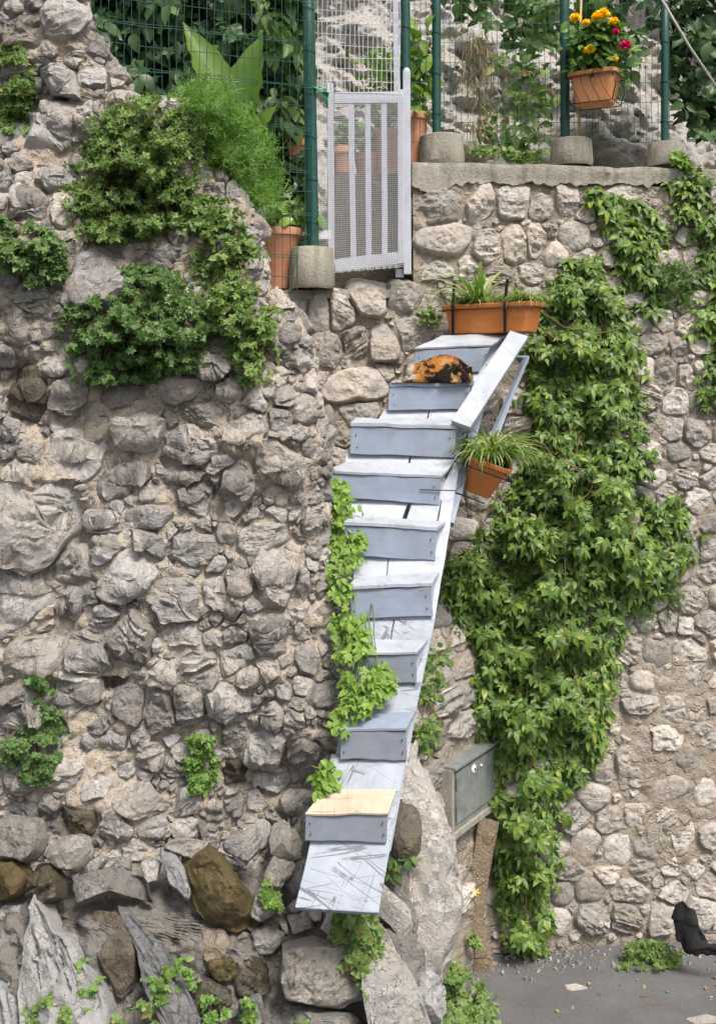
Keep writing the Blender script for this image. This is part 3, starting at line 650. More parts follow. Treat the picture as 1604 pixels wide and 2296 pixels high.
BS.append(poly_px(BR, z8([(740, 975), (820, 985), (865, 1060), (900, 1190), (885, 1245), (850, 1200), (795, 1150)]), mat=SLATE, lift=1.6, style='s'))
BS.append(poly_px(BR, z8([(180, 1150), (270, 1270), (290, 1345), (370, 1385), (470, 1550), (555, 1700), (560, 1950), (190, 1950), (130, 1600), (165, 1350)]), mat=SLATE, lift=1.4, style='s'))
BS.append(poly_px(BR, z8([(520, 1170), (640, 1290), (760, 1420), (860, 1610), (915, 1740), (930, 1950), (800, 1950), (670, 1640), (640, 1430), (590, 1330)]), mat=SLATE, lift=1.5, style='s'))
BS.append(poly_px(BR, z8([(-60, 1640), (60, 1530), (115, 1580), (145, 1700), (160, 1900), (-60, 1950)]), mat=SLATE, lift=1.4, style='s'))
BS.append(poly_px(BR, z8([(1105, 1680), (1225, 1625), (1245, 1720), (1205, 1850), (1130, 1770)]), mat=SLATE, lift=1.6, style='s'))
BS.append(poly_px(BR, z8([(380, 1110), (540, 1065), (690, 1120), (730, 1250), (640, 1230), (540, 1180), (430, 1230), (385, 1260)]), mat=ROCKB, lift=2.0, style='a'))
BS.append(poly_px(BR, z8([(440, 1260), (600, 1270), (660, 1450), (650, 1620), (560, 1690), (500, 1560), (430, 1420)]), mat=STONE_D, lift=1.7, style='a'))
BS.append(poly_px(BR, z8([(960, 1490), (1080, 1480), (1145, 1540), (1110, 1610), (1000, 1600), (955, 1550)]), mat=STONE_M, lift=1.5, style='a'))
BS.append(poly_px(BR, z8([(-60, 1040), (90, 1030), (165, 1100), (120, 1200), (30, 1230), (-60, 1220)]), mat=STONE_M, lift=1.5, style='a'))
BS.append(poly_px(BR, z8([(250, 930), (420, 910), (450, 1010), (370, 1090), (270, 1080), (220, 1010)]), mat=ROCKB, lift=1.4, style='a'))
BS.append(poly_px(BR, [(632, 2110), (700, 2092), (790, 2120), (830, 2180), (820, 2240), (760, 2262), (690, 2250), (640, 2230), (620, 2180)], mat=ROCKB, lift=1.6, style='a'))
BS.append(poly_px(BR, [(790, 2070), (860, 2085), (900, 2170), (910, 2260), (930, 2330), (850, 2350), (830, 2240), (815, 2150)], mat=ROCKB, lift=2.0, style='a'))
BS.append(poly_px(BR, [(620, 2250), (720, 2262), (800, 2275), (830, 2360), (640, 2380), (600, 2300)], mat=ROCKB, lift=1.8, style='a'))
for x, y, w_, h_, a, m in [(648, 1925, 80, 55, 0, STONE_R), (618, 1968, 60, 72, -20, STONE_R), (590, 2030, 90, 70, 20, ROCKB), (600, 2110, 80, 60, 0, ROCKB), (40, 1880, 150, 90, 0, ROCKB), (110, 1990, 100, 90, 20, STONE_D), (540, 1900, 100, 60, 0, ROCKB), (420, 1905, 120, 50, 0, ROCKB), (560, 2200, 90, 120, 0, STONE_D), (480, 2120, 80, 90, 10, EARTH), (470, 2230, 110, 80, 0, STONE_D)]:
    BS.append(from_px(BR, x, y, w_, h_, a, mat=m, lift=1.3))
rg = np.random.default_rng(15)
for k in range(30):
    u, v = rg.uniform(-2.3, .45), rg.uniform(.6, 1.75)
    c = stone(u, v, rg.uniform(.2, .45), rg.uniform(.08, .16), rg.uniform(-75, -40), SLATE if rg.random() < .2 else ROCKB, rg.uniform(1.2, 2), 's' if rg.random() < .6 else 'a', None, False)
    if all(math.hypot(o.u - u, o.v - v) > .62 * (max(o.a, o.b) + c.b * 1.3) for o in BS): BS.append(c)
fill(BS, -2.3, -.1, 1.2, 1.7, 40, (.34, .10), rg, .64, 'a', None, (.45, 1), STONE)
BS = shape(BS, .01, rg, 2.6, .22)
wall_stones(BR, [s for s in BS if s.mat is not STONE], bed, ROCKB, .065, 200, 'stone')
wall_stones(BR, [s for s in BS if s.mat is STONE], bed, STONE, -.01, 90, 'stone')
# free-standing boulder to the right of the foot of the ramp
def boulder(name, label, cx, cy, Y, rx, ry, rz, mat, seed, prof=None, rough=.22):
    n1, n2_ = 130, 150; th = np.linspace(0, math.pi, n1)[:, None]; ph = np.linspace(0, 2 * math.pi, n2_, endpoint=False)[None, :]
    D = np.stack([np.sin(th) * np.cos(ph), np.sin(th) * np.sin(ph), np.cos(th) + 0 * ph], -1)
    D = np.sign(D) * np.abs(D) ** .8
    P = D * [rx, ry, rz]; c = at(cx, cy, Y)
    nrm = D / np.linalg.norm(D, axis=-1)[..., None]
    Q = P + c; d = rough * rx * (.9 * fbm(Q * 2.2, 4, seed) + .7 * ridged(Q * [4, 4, 3], 5, seed + 3) + .5 * ridged(Q * [9, 9, 6], 4, seed + 5) + .6 * fbm(Q * 13, 4, seed + 8, .6))
    P = P + nrm * d[..., None]; br = np.random.default_rng(seed)
    for _ in range(9):
        a = br.normal(0, 1, 3); a /= np.linalg.norm(a); lim = br.uniform(.72, .95) * np.abs(a * [rx, ry, rz]).max() + .1 * rx; over = np.maximum(P @ a - lim, 0); P = P - .6 * over[..., None] * a
    if prof is not None: P[..., 0] += prof(P[..., 2] / rz) * rx
    o = obj(name, mesh(name, P.reshape(-1, 3), gridfaces(n1, n2_, True)[:, ::-1], mat, True, 40), None, c)
    return tag(o, label, 'boulder')
boulder('boulder', 'tall pale boulder standing upright at the right of the lowest steps', 922, 2010, 7.7, .26, .45, 1.12, PALE, 44, lambda t: .25 - .55 * t * t - .1 * t, .55)
boulder('boulder', 'dark crumbly rock lump tucked under the right edge of the bare wood step', 905, 1865, 7.25, .11, .16, .17, STONE_D, 42)
# ------------------------------------------------------------------ plank stairway
YB0, YB1 = 6.15, 8.8
ZB0 = ZC - (2045 - HZ) / F * YB0; ZB1 = ZC - (758 - HZ) / F * YB1
def RP(px, py, off=0.0):
    "point of the sloping plank surface seen at px, py; off lifts it off the surface"
    k = (py - HZ) / F; t = ((ZC - ZB0) - YB0 * k) / ((ZB1 - ZB0) + (YB1 - YB0) * k)
    p = at(px, py, YB0 + (YB1 - YB0) * t)
    n = np.array([0, -(ZB1 - ZB0), YB1 - YB0]); n /= np.linalg.norm(n)
    return p + n * off
ramp = thing('plank_stairway', 'steep blue grey wooden plank stairway with nailed-on steps climbing to the gate', 'stairway', RP(755, 2045))
def plank(pts, mat, seed, th=.045, off=0.0):
    "pts: bottom-left, bottom-right, top-right, top-left in the frame; grain runs up the slope"
    a, b, c, d = [RP(x, y, off) for x, y in pts]
    return board('plank', [b, c, d, a], th, mat, ramp, 14, 3, .004, seed, .006)
plank([(660, 2036), (848, 2048), (912, 1690), (742, 1690)], PAINT_S, 1, .055)
plank([(752, 1692), (830, 1692), (882, 1385), (812, 1385)], PAINT_S, 4, .05, -.006)
plank([(832, 1692), (911, 1692), (976, 1385), (885, 1385)], PAINT_S, 5, .05, -.004)
plank([(790, 1388), (852, 1388), (872, 1235), (792, 1235)], PAINT_LIT, 6, .045, -.004)
plank([(856, 1388), (974, 1388), (1000, 1235), (872, 1235)], PAINT_LIT, 7, .045, -.002)
plank([(780, 1240), (875, 1240), (916, 1118), (768, 1118)], PAINT_LIT, 8, .045, -.010)
plank([(888, 1240), (966, 1240), (988, 1118), (924, 1118)], PAINT_LIT, 9, .045, -.006)
plank([(968, 1240), (999, 1240), (1018, 1118), (990, 1118)], PAINT_LIT, 10, .045, -.004)
plank([(770, 1122), (900, 1122), (920, 1005), (775, 1005)], PAINT_LIT, 11, .045, -.008)
plank([(903, 1122), (1017, 1122), (1036, 1005), (924, 1005)], PAINT_LIT, 12, .045, -.006)
plank([(800, 1010), (938, 1010), (965, 900), (872, 900)], PAINT_LIT, 13, .045, -.008)
plank([(942, 1010), (1035, 1010), (1062, 900), (968, 900)], PAINT_LIT, 14, .045, -.006)
plank([(872, 905), (975, 905), (1010, 812), (925, 812)], PAINT_LIT, 15, .045, -.008)
plank([(978, 905), (1060, 905), (1100, 812), (1013, 812)], PAINT_LIT, 16, .045, -.006)
plank([(925, 816), (1018, 816), (1050, 752), (1005, 752)], PAINT_LIT, 17, .045, -.008)
plank([(1021, 816), (1098, 816), (1150, 752), (1053, 752)], PAINT_LIT, 18, .045, -.006)
# front face TL TR BR BL, then the back edge of the tread L R, thickness of tread in px
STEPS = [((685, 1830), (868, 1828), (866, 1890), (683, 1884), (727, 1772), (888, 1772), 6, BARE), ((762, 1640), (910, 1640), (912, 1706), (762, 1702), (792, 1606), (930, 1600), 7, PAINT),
 ((800, 1472), (932, 1468), (934, 1530), (802, 1534), (818, 1438), (958, 1438), 7, PAINT_LIT), ((782, 1322), (966, 1316), (970, 1382), (788, 1386), (798, 1298), (984, 1288), 9, PAINT_LIT), ((772, 1178), (978, 1190), (975, 1257), (775, 1245), (790, 1160), (998, 1174), 9, PAINT_LIT),
 ((726, 1060), (988, 1074), (984, 1132), (742, 1114), (776, 1038), (1016, 1046), 7, PAINT_LIT), ((786, 956), (1022, 964), (1018, 1026), (784, 1017), (800, 941), (1034, 946), 9, PAINT_LIT), ((872, 868), (1056, 866), (1036, 917), (869, 920), (905, 858), (1062, 856), 8, PAINT), ((930, 786), (1098, 778), (1074, 833), (925, 836), (990, 756), (1140, 750), 5, PAINT_LIT)]
TREAD = []
for i, (tl, tr, br, bl, kl, kr, th, tm) in enumerate(STEPS):
    Yf = .5 * (RP(*bl)[1] + RP(*br)[1]) - .03
    a, b, c, d = at(bl[0], bl[1], Yf - .006), at(br[0], br[1], Yf + .006), at(tr[0], tr[1], Yf + .004), at(tl[0], tl[1], Yf - .004)
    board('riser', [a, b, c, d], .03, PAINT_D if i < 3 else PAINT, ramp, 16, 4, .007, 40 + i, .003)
    # tread board: overhangs the riser, runs back to the plank face
    l = RP(*kl, .01); r_ = RP(*kr, .01); f0 = d + [-.004, -.014, .003]; f1 = c + [.004, -.014, .003]; up = np.array([0, 0, th / F * Yf])
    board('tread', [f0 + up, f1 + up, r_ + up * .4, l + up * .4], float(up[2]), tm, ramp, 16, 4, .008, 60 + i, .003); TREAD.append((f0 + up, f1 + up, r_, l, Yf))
    # cheek on the open side and a carrying block under the tread
    e0 = b + [-.012, .03, .004]; e1 = c + [-.012, .03, -.006]; e2 = RP(tr[0] + (kr[0] - tr[0]) * .9, tr[1] + (kr[1] - tr[1]) * .9, .004) + [-.012, 0, -.004]
    V = np.array([e0, e1, e2]); V = np.concatenate([V, V - [.03, 0, 0]]); part('side_cheek', V, [(0, 1, 2), (5, 4, 3), (0, 3, 4, 1), (1, 4, 5, 2), (2, 5, 3, 0)], PAINT_LIT, ramp, False)
# nails and screw heads on the fronts
nv, nf = [], []
rg = np.random.default_rng(4)
for i, (tl, tr, br, bl, *_r) in enumerate(STEPS):
    Yf = .5 * (RP(*bl)[1] + RP(*br)[1]) - .045
    for s_, t_ in ((.05, .3), (.06, .75), (.94, .3), (.95, .72)):
        x = (tl[0] * (1 - s_) + tr[0] * s_); y = (tl[1] + (bl[1] - tl[1]) * t_) * (1 - s_) + (tr[1] + (br[1] - tr[1]) * t_) * s_
        p = at(x, y, Yf + .008); v, f = lathe([(.0, .004), (.003, .004), (.0045, 0), (.0045, -.012)], 8); v = v[:, [0, 2, 1]] * [1, -1, 1] + p; nv.append((v, [q[::-1] for q in f]))
V, f = join(nv); stuff(part('nail_heads', V, f, m_plain('dull nail', (.10, .10, .11), .5, .3, 60, .6), ramp))
# side rail on the open side: broad leaning board, thin second rail behind it
A = at(1032, 950, 8.00); B = at(1163, 747, 8.56)
bar('side_board', A + [0, 0, 0], B, .15, .035, PAINT_LIT, ramp, (-.35, -.9, .15), 5)
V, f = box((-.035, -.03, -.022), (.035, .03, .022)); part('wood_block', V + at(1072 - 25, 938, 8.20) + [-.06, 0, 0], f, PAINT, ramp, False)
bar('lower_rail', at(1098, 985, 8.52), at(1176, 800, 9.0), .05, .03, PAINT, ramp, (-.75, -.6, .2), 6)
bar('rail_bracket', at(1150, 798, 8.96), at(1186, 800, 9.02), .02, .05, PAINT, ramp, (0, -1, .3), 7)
bar('rail_edge', at(1114, 978, 8.55), at(1184, 800, 9.02), .012, .05, PAINT_LIT, ramp, (0, -1, .3), 8)
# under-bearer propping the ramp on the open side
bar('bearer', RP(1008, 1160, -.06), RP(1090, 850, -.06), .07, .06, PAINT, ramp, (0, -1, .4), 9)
bar('bearer', RP(866, 1900, -.06), RP(972, 1330, -.06), .05, .06, PAINT_LIT, ramp, (0, -1, .4), 10)
# ------------------------------------------------------------------ gate
YGT = 9.12
gate = thing('garden_gate', 'narrow lilac grey slatted gate covered in fine white netting at the stair head', 'gate', at(830, 610, YGT))
def gb(name, x0, y0, x1, y1, wpx, d=0.0, th=.03, mat=None):
    return bar(name, at(x0, y0, YGT + d), at(x1, y1, YGT + d), wpx / F * YGT, th, mat or PAINT_G, gate, (0, -1, 0), int(x0 + y0))
gb('stile', 742, 608, 740, 186, 14); gb('stile', 899, 590, 898, 200, 15)
gb('top_rail', 748, 219, 892, 217, 25, .004); gb('bottom_rail', 750, 595, 892, 578, 28, .004)
for x0, x1 in ((792, 786), (826, 824), (862, 860)): gb('slat', x0, 590, x1, 218, 13, .012, .018)
g_post = thing('gate_post', 'square lilac grey post with rounded top on the hinge side of the gate', 'post', at(913, 612, YGT + .05))
p0, p1 = at(913, 614, YGT + .05), at(911, 158, YGT + .05)
bar('shaft', p0, p1, .062, .06, PAINT_G, g_post, (0, -1, 0), 3)
v, f = lathe([(.0, .035), (.016, .030), (.027, .016), (.031, 0), (.031, -.03)], 16, p1 + [0, .03, 0]); part('rounded_top', v, [q[::-1] for q in f], PAINT_G, g_post)
bar('foot_block', at(886, 612, YGT + .1), at(905, 612, YGT + .1), .07, .05, PAINT_G, g_post, (0, -1, 0), 4)
def net(x0, x1, y0, y1, nx, ny, Yf, r, skew=None, wob=.003, seed=0):
    "wires of a net hanging in the frame rectangle; skew(x, y) -> frame offset"
    L = []; rr = np.random.default_rng(seed)
    sk = skew or (lambda x, y: (0, 0))
    for i in range(nx + 1):
        x = x0 + (x1 - x0) * i / nx; ph = rr.uniform(0, 6)
        P = [at(x + sk(x, y)[0], y + sk(x, y)[1], Yf(x)) + [wob * math.sin(y * .03 + ph), 0, 0] for y in np.linspace(y0, y1, 8)]; L.append(tube(P, r, 4, False))
    for j in range(ny + 1):
        y = y0 + (y1 - y0) * j / ny; ph = rr.uniform(0, 6)
        P = [at(x + sk(x, y)[0], y + sk(x, y)[1], Yf(x) + 2 * r) + [0, 0, wob * math.sin(x * .03 + ph)] for x in np.linspace(x0, x1, 8)]; L.append(tube(P, r, 4, False))
    return join(L)
slope = lambda x, y: (0, -(x - 735) * .085 * max(0, (y - 300) / 308))
V, f = net(736, 905, 206, 612, 38, 86, lambda x: YGT - .02, .0011, slope, .001, 1); stuff(part('fine_netting', V, f, NETW, gate))
V, f = net(708, 737, 207, 548, 7, 72, lambda x: YGT - .018, .0011, None, .001, 2); stuff(part('side_netting', V, f, NETW, gate))
gb('side_strip', 707, 550, 706, 205, 4, -.01, .006, NETW); gb('side_plate', 710, 526, 740, 526, 20, -.008, .006, NETW)
rr = np.random.default_rng(3); L = []
for k in range(60):
    x = rr.uniform(740, 895); y = 608 - (x - 735) * .085; a = at(x, y, YGT - .022); L.append(tube([a, a + [rr.normal(0, .008), -.004, -rr.uniform(.01, .03)]], .0013, 3, False))
V, f = join(L); stuff(part('frayed_threads', V, f, NETW, gate))
over = thing('white_net', 'white coarse plastic net stretched between the posts above the gate', 'net', at(800, 200, YGT))
V, f = net(702, 896, -160, 204, 19, 14, lambda x: YGT - .005, .0024, lambda x, y: (0, (x - 700) * .035), .004, 5); stuff(part('net_cords', V, f, NETW, over))
bar('edge_strip', at(889, 205, YGT + .03), at(884, -160, YGT + .03), .05, .01, PAINT_G, over, (0, -1, 0), 5)
tie = thing('green_twine', 'bright green twine knotted round the top of the gate stile', 'twine', at(720, 210, YGT - .05))
L = [tube([at(695 + t * 42, 198 + 14 * t * t + 4 * math.sin(t * 9 + k), YGT - .04 - .01 * k) for t in np.linspace(0, 1, 10)], .006, 5) for k in range(4)] + [tube([at(728 + 3 * k, 208, YGT - .05), at(730 + 2 * k, 232 + 5 * k, YGT - .045)], .005, 5) for k in range(3)]
V, f = join(L); part('twine_strands', V, f, TIE, tie)
part('knot', *lathe([(.0, .018), (.014, .012), (.019, 0), (.013, -.014), (0, -.02)], 10, at(726, 208, YGT - .05)), TIE, tie)
# ------------------------------------------------------------------ green posts, concrete footings, wire fence
YF = lambda x: np.interp(x, [180, 700, 970, 1600], [8.15, 9.02, 9.62, 9.85])
def post(xb, yb, xt, yt, wpx, Y, label):
    t = thing('fence_post', label, 'post', at(xb, yb, Y), 'green posts of the wire fence'); r = wpx / 2 / F * Y
    a, b = at(xb, yb, Y), at(xt, yt, Y); V, f = tube([a - [0, 0, .1], a, (a + b) / 2, b], r, 14); part('shaft', V, f, GREENP, t)
    for k in range(int((b[2] - a[2]) / .35)):
        p = a + (b - a) * ((k + .6) * .35 / (b[2] - a[2])); v, f = tube([p + [r * 1.12 * math.cos(g), r * 1.12 * math.sin(g), .012 * math.sin(g * 2)] for g in np.linspace(0, 6.28, 12)], .003, 4, False); part('wire_tie', v, f, WIRE, t)
    return t
def footing(x0, x1, y0, y1, Y, label, taper=.93):
    "bucket-cast concrete block: a truncated cone with a rough top edge"
    c = at((x0 + x1) / 2, y1, Y); r = (x1 - x0) / 2 / F * Y; h = (y1 - y0) / F * Y
    V, f = lathe([(0, h * .99), (r * taper * .7, h * .985), (r * taper * .96, h), (r * taper, h * .97), (r * .97, h * .5), (r, 0), (r * .9, -.03)], 40)
    V = V + (fbm((V + c) * 7, 4, int(x0))[:, None] * .010) * np.array([1, 1, .6]); o = obj('concrete_footing', mesh('concrete_footing', V, [q[::-1] for q in f], CONC, True, 40), None, c)
    return tag(o, label, 'footing', 'bucket-cast concrete footings of the fence')
post(701, 556, 686, -260, 28, 9.10, 'green fence post on the latch side of the gate, standing behind the terracotta pot'); footing(650, 750, 556, 640, 9.10, 'pale concrete footing beside the terracotta pot at the left of the gate')
post(909, 300, 907, -260, 22, 9.50, 'green fence post rising right behind the rounded gate post')
post(978, 310, 977, -260, 20, 9.62, 'green fence post on the largest concrete footing, right of the gate'); footing(937, 1042, 306, 366, 9.62, 'largest concrete footing on the wall cap, right beside the gate post')
post(1266, 320, 1263, -260, 21, 9.72, 'green fence post carrying the marigold pot'); footing(1232, 1328, 314, 366, 9.72, 'concrete footing on the wall cap under the marigold pot')
post(1489, 326, 1490, -100, 17, 9.80, 'green fence post farthest right, below the slanting grey pipe'); footing(1450, 1530, 322, 366, 9.80, 'smallest concrete footing on the wall cap, at far right')
fl = thing('wire_fence', 'green wire fence in front of the dark garden left of the gate', 'fence', at(450, 300, 8.6), 'green wire mesh of the fence')
sk1 = lambda x, y: (0, (x - 180) * .12 * (862 - y) / 862)
V, f = net(176, 700, -170, 655, 31, 16, YF, .0028, sk1, .006, 7); stuff(part('wire_mesh', V, f, WIRE, fl))
V, f = net(176, 700, -170, 655, 1, 8, lambda x: YF(x) - .006, .0032, lambda x, y: (0, sk1(x, y)[1] + 5), .006, 17); stuff(part('strand_wires', V, f, WIRE, fl))
fr = thing('wire_fence', 'green wire fence along the top of the wall right of the gate', 'fence', at(1250, 300, 9.7), 'green wire mesh of the fence')
V, f = net(915, 1500, -170, 318, 44, 11, YF, .0023, None, .006, 8); stuff(part('wire_mesh', V, f, WIRE, fr))
pp = tag(part('slanting_pipe', *tube([at(1460, -40, 9.3), at(1545, 105, 9.28), at(1690, 320, 9.3)], .012, 8), ROPE, None), 'thin grey pipe slanting across the upper right corner', 'pipe')
# ------------------------------------------------------------------ planters and pots
def trough(c, L, Wd, H, taper, rot, tilt=(0, 0), rim=.018):
    "rectangular planter with rounded corners, flared sides, rim lip and hollow; c = middle of the base"
    def ring(l, w_, z, cr=.18):
        P = []; r = min(l, w_) * cr
        for sx, sy, a0 in ((1, 1, 0), (-1, 1, 90), (-1, -1, 180), (1, -1, 270)):
            for k in range(6):
                a = R(a0 + k * 18); P.append((sx * (l / 2 - r) + r * math.cos(a), sy * (w_ / 2 - r) + r * math.sin(a), z))
        return P
    t = taper; rows = [ring(L * t * .9, Wd * t * .9, 0), ring(L * t, Wd * t, .008), ring(L * (t + .4 * (1 - t)), Wd * (t + .4 * (1 - t)), H * .45), ring(L * .965, Wd * .95, H - .045), ring(L * .97, Wd * .955, H - .036), ring(L + rim * 1.4, Wd + rim * 1.4, H - .032), ring(L + rim * 1.6, Wd + rim * 1.6, H - .006), ring(L + rim, Wd + rim, H), ring(L - .02, Wd - .02, H - .004), ring(L * .93, Wd * .9, H - .05), ring(L * .2, Wd * .2, H - .045)]
    V = np.array(rows).reshape(-1, 3); n = 24; f = [tuple(q) for q in gridfaces(len(rows), n, True)] + [tuple(range(n - 1, -1, -1)), tuple(range((len(rows) - 1) * n, len(rows) * n))]
    M = np.array((Matrix.Rotation(R(rot), 3, 'Z') @ Matrix.Rotation(R(tilt[0]), 3, 'X') @ Matrix.Rotation(R(tilt[1]), 3, 'Y')))
    return V, f, M, np.asarray(c, float)
def wframe(V, M, c): return np.asarray(V, float) @ M.T + c
def soil_disc(L, Wd, H, M, c, root):
    V, f = box((-L * .46, -Wd * .43, H - .06), (L * .46, Wd * .43, H - .028)); part('soil', wframe(V, M, c), f, SOIL, root, False)
def wire(name, pts, r, root, mat=None, M=None, c=None):
    pts = wframe(pts, M, c) if M is not None else pts; v, f = tube(pts, r, 6); return part(name, v, f, mat or WIREB, root)
# trough at the stair head
TC = at(1104, 748, 8.84); TL, TW, TH, TR_ = .80, .26, .235, -36
pl1 = thing('planter_trough', 'long orange planter trough with two black straps at the head of the stairway', 'planter', TC)
V, f, M1, c1 = trough(TC, TL, TW, TH, .86, TR_); part('trough', wframe(V, M1, c1), f, TERRA, pl1, True, 35); soil_disc(TL, TW, TH, M1, c1, pl1)
for x in (-.28, .19):
    P = [(x, -TW / 2 - .022, -.01), (x, -TW / 2 - .022, TH * .5), (x, -TW / 2 - .024, TH + .0), (x + .012 + x * .02, -TW / 2 - .01, TH + .18)]; P = wframe(P, M1, c1)
    bar('strap', P[0], P[2], .028, .006, STRAP, pl1, M1 @ np.array([0, -1, 0]), 3); bar('strap', P[2], P[3], .028, .006, STRAP, pl1, M1 @ np.array([0, -1, .0]), 4)
wire('holder_ring', [(-TL / 2 - .02, -TW / 2 - .02, TH - .045), (TL / 2 + .02, -TW / 2 - .02, TH - .045), (TL / 2 + .02, TW / 2 + .02, TH - .045), (-TL / 2 - .02, TW / 2 + .02, TH - .045), (-TL / 2 - .02, -TW / 2 - .02, TH - .045)], .004, pl1, None, M1, c1)
for s_ in (-.3, .3): wire('bracket_arm', [(s_, TW / 2 + .015, TH - .045), (s_, TW / 2 + .10, TH - .05), (s_, TW / 2 + .26, TH - .16)], .006, pl1, None, M1, c1)
# trough hanging on the open side, seen end on
HC = at(1074, 1118, 7.95); HL, HW, HH = .52, .31, .275
pl2 = thing('planter_trough', 'orange planter hanging end-on in a wire holder beside the stairway', 'planter', HC)
V, f, M2, c2 = trough(HC + [.01, .26, .03], HW, HL, HH, .62, -6, (6, 20)); part('trough', wframe(V, M2, c2), f, TERRA, pl2, True, 35); soil_disc(HW, HL, HH, M2, c2, pl2)
zr = HH - .075
wire('holder_ring', [(-HW / 2 - .09, -HL / 2 - .02, zr), (HW / 2 + .02, -HL / 2 - .02, zr), (HW / 2 + .02, HL / 2 + .02, zr), (-HW / 2 - .09, HL / 2, zr), (-HW / 2 - .09, -HL / 2 - .02, zr)], .005, pl2, None, M2, c2)
for y in (-HL / 2 - .015, 0.0): wire('hook_wire', [(-HW / 2 - .09, y, zr + .16), (-HW / 2 - .07, y, zr + .19), (-HW / 2 - .05, y, zr + .16), (-HW / 2 - .09, y, zr), (-HW / 2 - .11, y, .02), (-HW / 2 - .08, y, -.01), (HW * .2, y, -.015)], .005, pl2, None, M2, c2)
wire('hook_wire', [at(940, 1098, 7.80), at(1022, 1100, 7.80), at(1035, 1085, 7.82), at(1030, 1050, 7.86), at(1045, 1040, 7.9)], .004, pl2)
# marigold planter on the fence
MC = at(1334, 236, 9.50)
pl3 = thing('flower_planter', 'small orange planter of marigolds hung on the green fence in a black wire holder', 'planter', MC)
V, f, M3, c3 = trough(MC, .40, .27, .275, .74, -28); part('trough', wframe(V, M3, c3), f, TERRA_M, pl3, True, 35); soil_disc(.40, .27, .275, M3, c3, pl3)
for z in (.225, .004): 
    l, d = (.215, .15) if z > .1 else (.185, .13); wire('holder_ring', [(-l, -d, z), (l, -d, z), (l, d, z), (-l, d, z), (-l, -d, z)], .0045, pl3, None, M3, c3)
for x, y in ((-.2, -.142), (.2, -.142), (.2, .142)): wire('holder_upright', [(x * .9, y * .93, 0), (x * 1.06, y * 1.04, .12), (x * 1.05, y * 1.04, .225)], .0045, pl3, None, M3, c3)
wire('holder_loop', [(.21, -.09, .16), (.215, -.02, .165), (.215, .05, .16), (.21, .055, .09), (.205, .02, .06), (.205, .0, .1), (.205, .03, .12)], .0045, pl3, None, M3, c3)
for k in range(4): wire('holder_curve', [(-.17 + .08 * k, -.152, .22), (-.15 + .085 * k, -.148, .12), (-.10 + .09 * k, -.138, .01)], .0025, pl3, None, M3, c3)
cane = tag(part('bamboo_cane', *tube([at(1297, 318, 9.62), at(1296, 240, 9.62), at(1303, -60, 9.66)], .011, 8), CANE, None), 'thin bamboo cane standing on the wall cap behind the marigold planter', 'cane')
# round terracotta pots
def pot(px, py, Y, rt, rb, h, label, mat=TERRA_P, lean=0):
    c = at(px, py, Y); o = thing('terracotta_pot', label, 'pot', c)
    V, f = lathe([(0, 0), (rb, 0), (rb * 1.02, .01), (rt * .93, h - .07), (rt * .95, h - .065), (rt * 1.04, h - .06), (rt * 1.06, h - .01), (rt * 1.03, h), (rt * .95, h - .004), (rt * .9, h - .05), (0, h - .045)], 36)
    V[:, 0] += V[:, 2] * lean; part('body', V + c, [q for q in f], mat, o, True, 35)
    V, f = lathe([(rt * .89, h - .035), (0, h - .028)], 24); V[:, 0] += h * lean; part('soil', V + c, f, SOIL, o)
    return o, c + [h * lean, 0, h]
potA, topA = pot(622, 648, 9.22, .165, .095, .50, 'large pale terracotta pot behind the wire fence, left of the gate', TERRA_P, .06)
potB, topB = pot(663, 350, 9.75, .075, .055, .15, 'small brown terracotta pot behind the fence post left of the gate', TERRA_P)
potC, topC = pot(926, 372, 9.75, .13, .085, .46, 'tall terracotta pot between the gate post and the largest footing', TERRA_P)
potD, topD = pot(768, 390, 10.2, .12, .085, .24, 'terracotta pot seen through the gate netting, leftmost of three', TERRA_P)
potE, topE = pot(822, 398, 10.25, .12, .085, .22, 'terracotta pot seen through the gate netting, middle of three', TERRA_P)
potF, topF = pot(868, 396, 10.2, .13, .085, .42, 'tall terracotta pot seen through the gate netting, rightmost of three', TERRA_P)
V, f = box((at(735, 0, 10.3)[0], 10.0, ZG - .1), (at(905, 0, 10.3)[0], 10.5, at(0, 395, 10.2)[2] - .01)); sh = part('stone_bench', V, f, STONE_D, None, False); bevel(sh, .015); tag(sh, 'low concrete ledge behind the gate carrying three pots', 'ledge')
# ------------------------------------------------------------------ meter cabinet, brown pipe, road bits
bx0, bx1 = at(1015, 1727, 8.36), at(1100, 1672, 8.93)
d = bx1 - bx0; d[2] = 0; Lb = float(np.linalg.norm(d)); ux = d / Lb; nx = np.array([ux[1], -ux[0], 0]); 
if nx[1] > 0: nx = -nx
Hb = 141 / F * 8.36; O = np.array([bx0[0], bx0[1], bx0[2] - Hb])
def cab(name, x0, x1, y0, y1, z0, z1, mat, parent, bev=.004):
    V, f = box((x0, y0, z0), (x1, y1, z1)); M = np.stack([ux, -nx, np.array([0, 0, 1.0])], 1); c = np.array([(x0 + x1) / 2, (y0 + y1) / 2, (z0 + z1) / 2])
    o = obj(name, mesh(name, V - c, f, mat, False), parent, O + M @ c); o.rotation_euler = Matrix(M.tolist()).to_euler(); return bevel(o, bev)
cabn = thing('meter_cabinet', 'grey steel meter cabinet with a white lock disc set in the wall beside the creeper', 'cabinet', O)
cab('body', 0, Lb + .12, 0, .32, 0, Hb, METAL, cabn); cab('door', .035, Lb + .08, -.012, -.001, .05, Hb - .03, METAL, cabn)
cab('lid', -.02, Lb + .14, -.035, .3, Hb + .001, Hb + .025, METAL, cabn); cab('frame', -.03, -.001, -.01, .3, -.05, Hb, CONC, cabn); cab('sill', -.03, Lb + .12, -.02, .3, -.05, -.001, CONC, cabn)
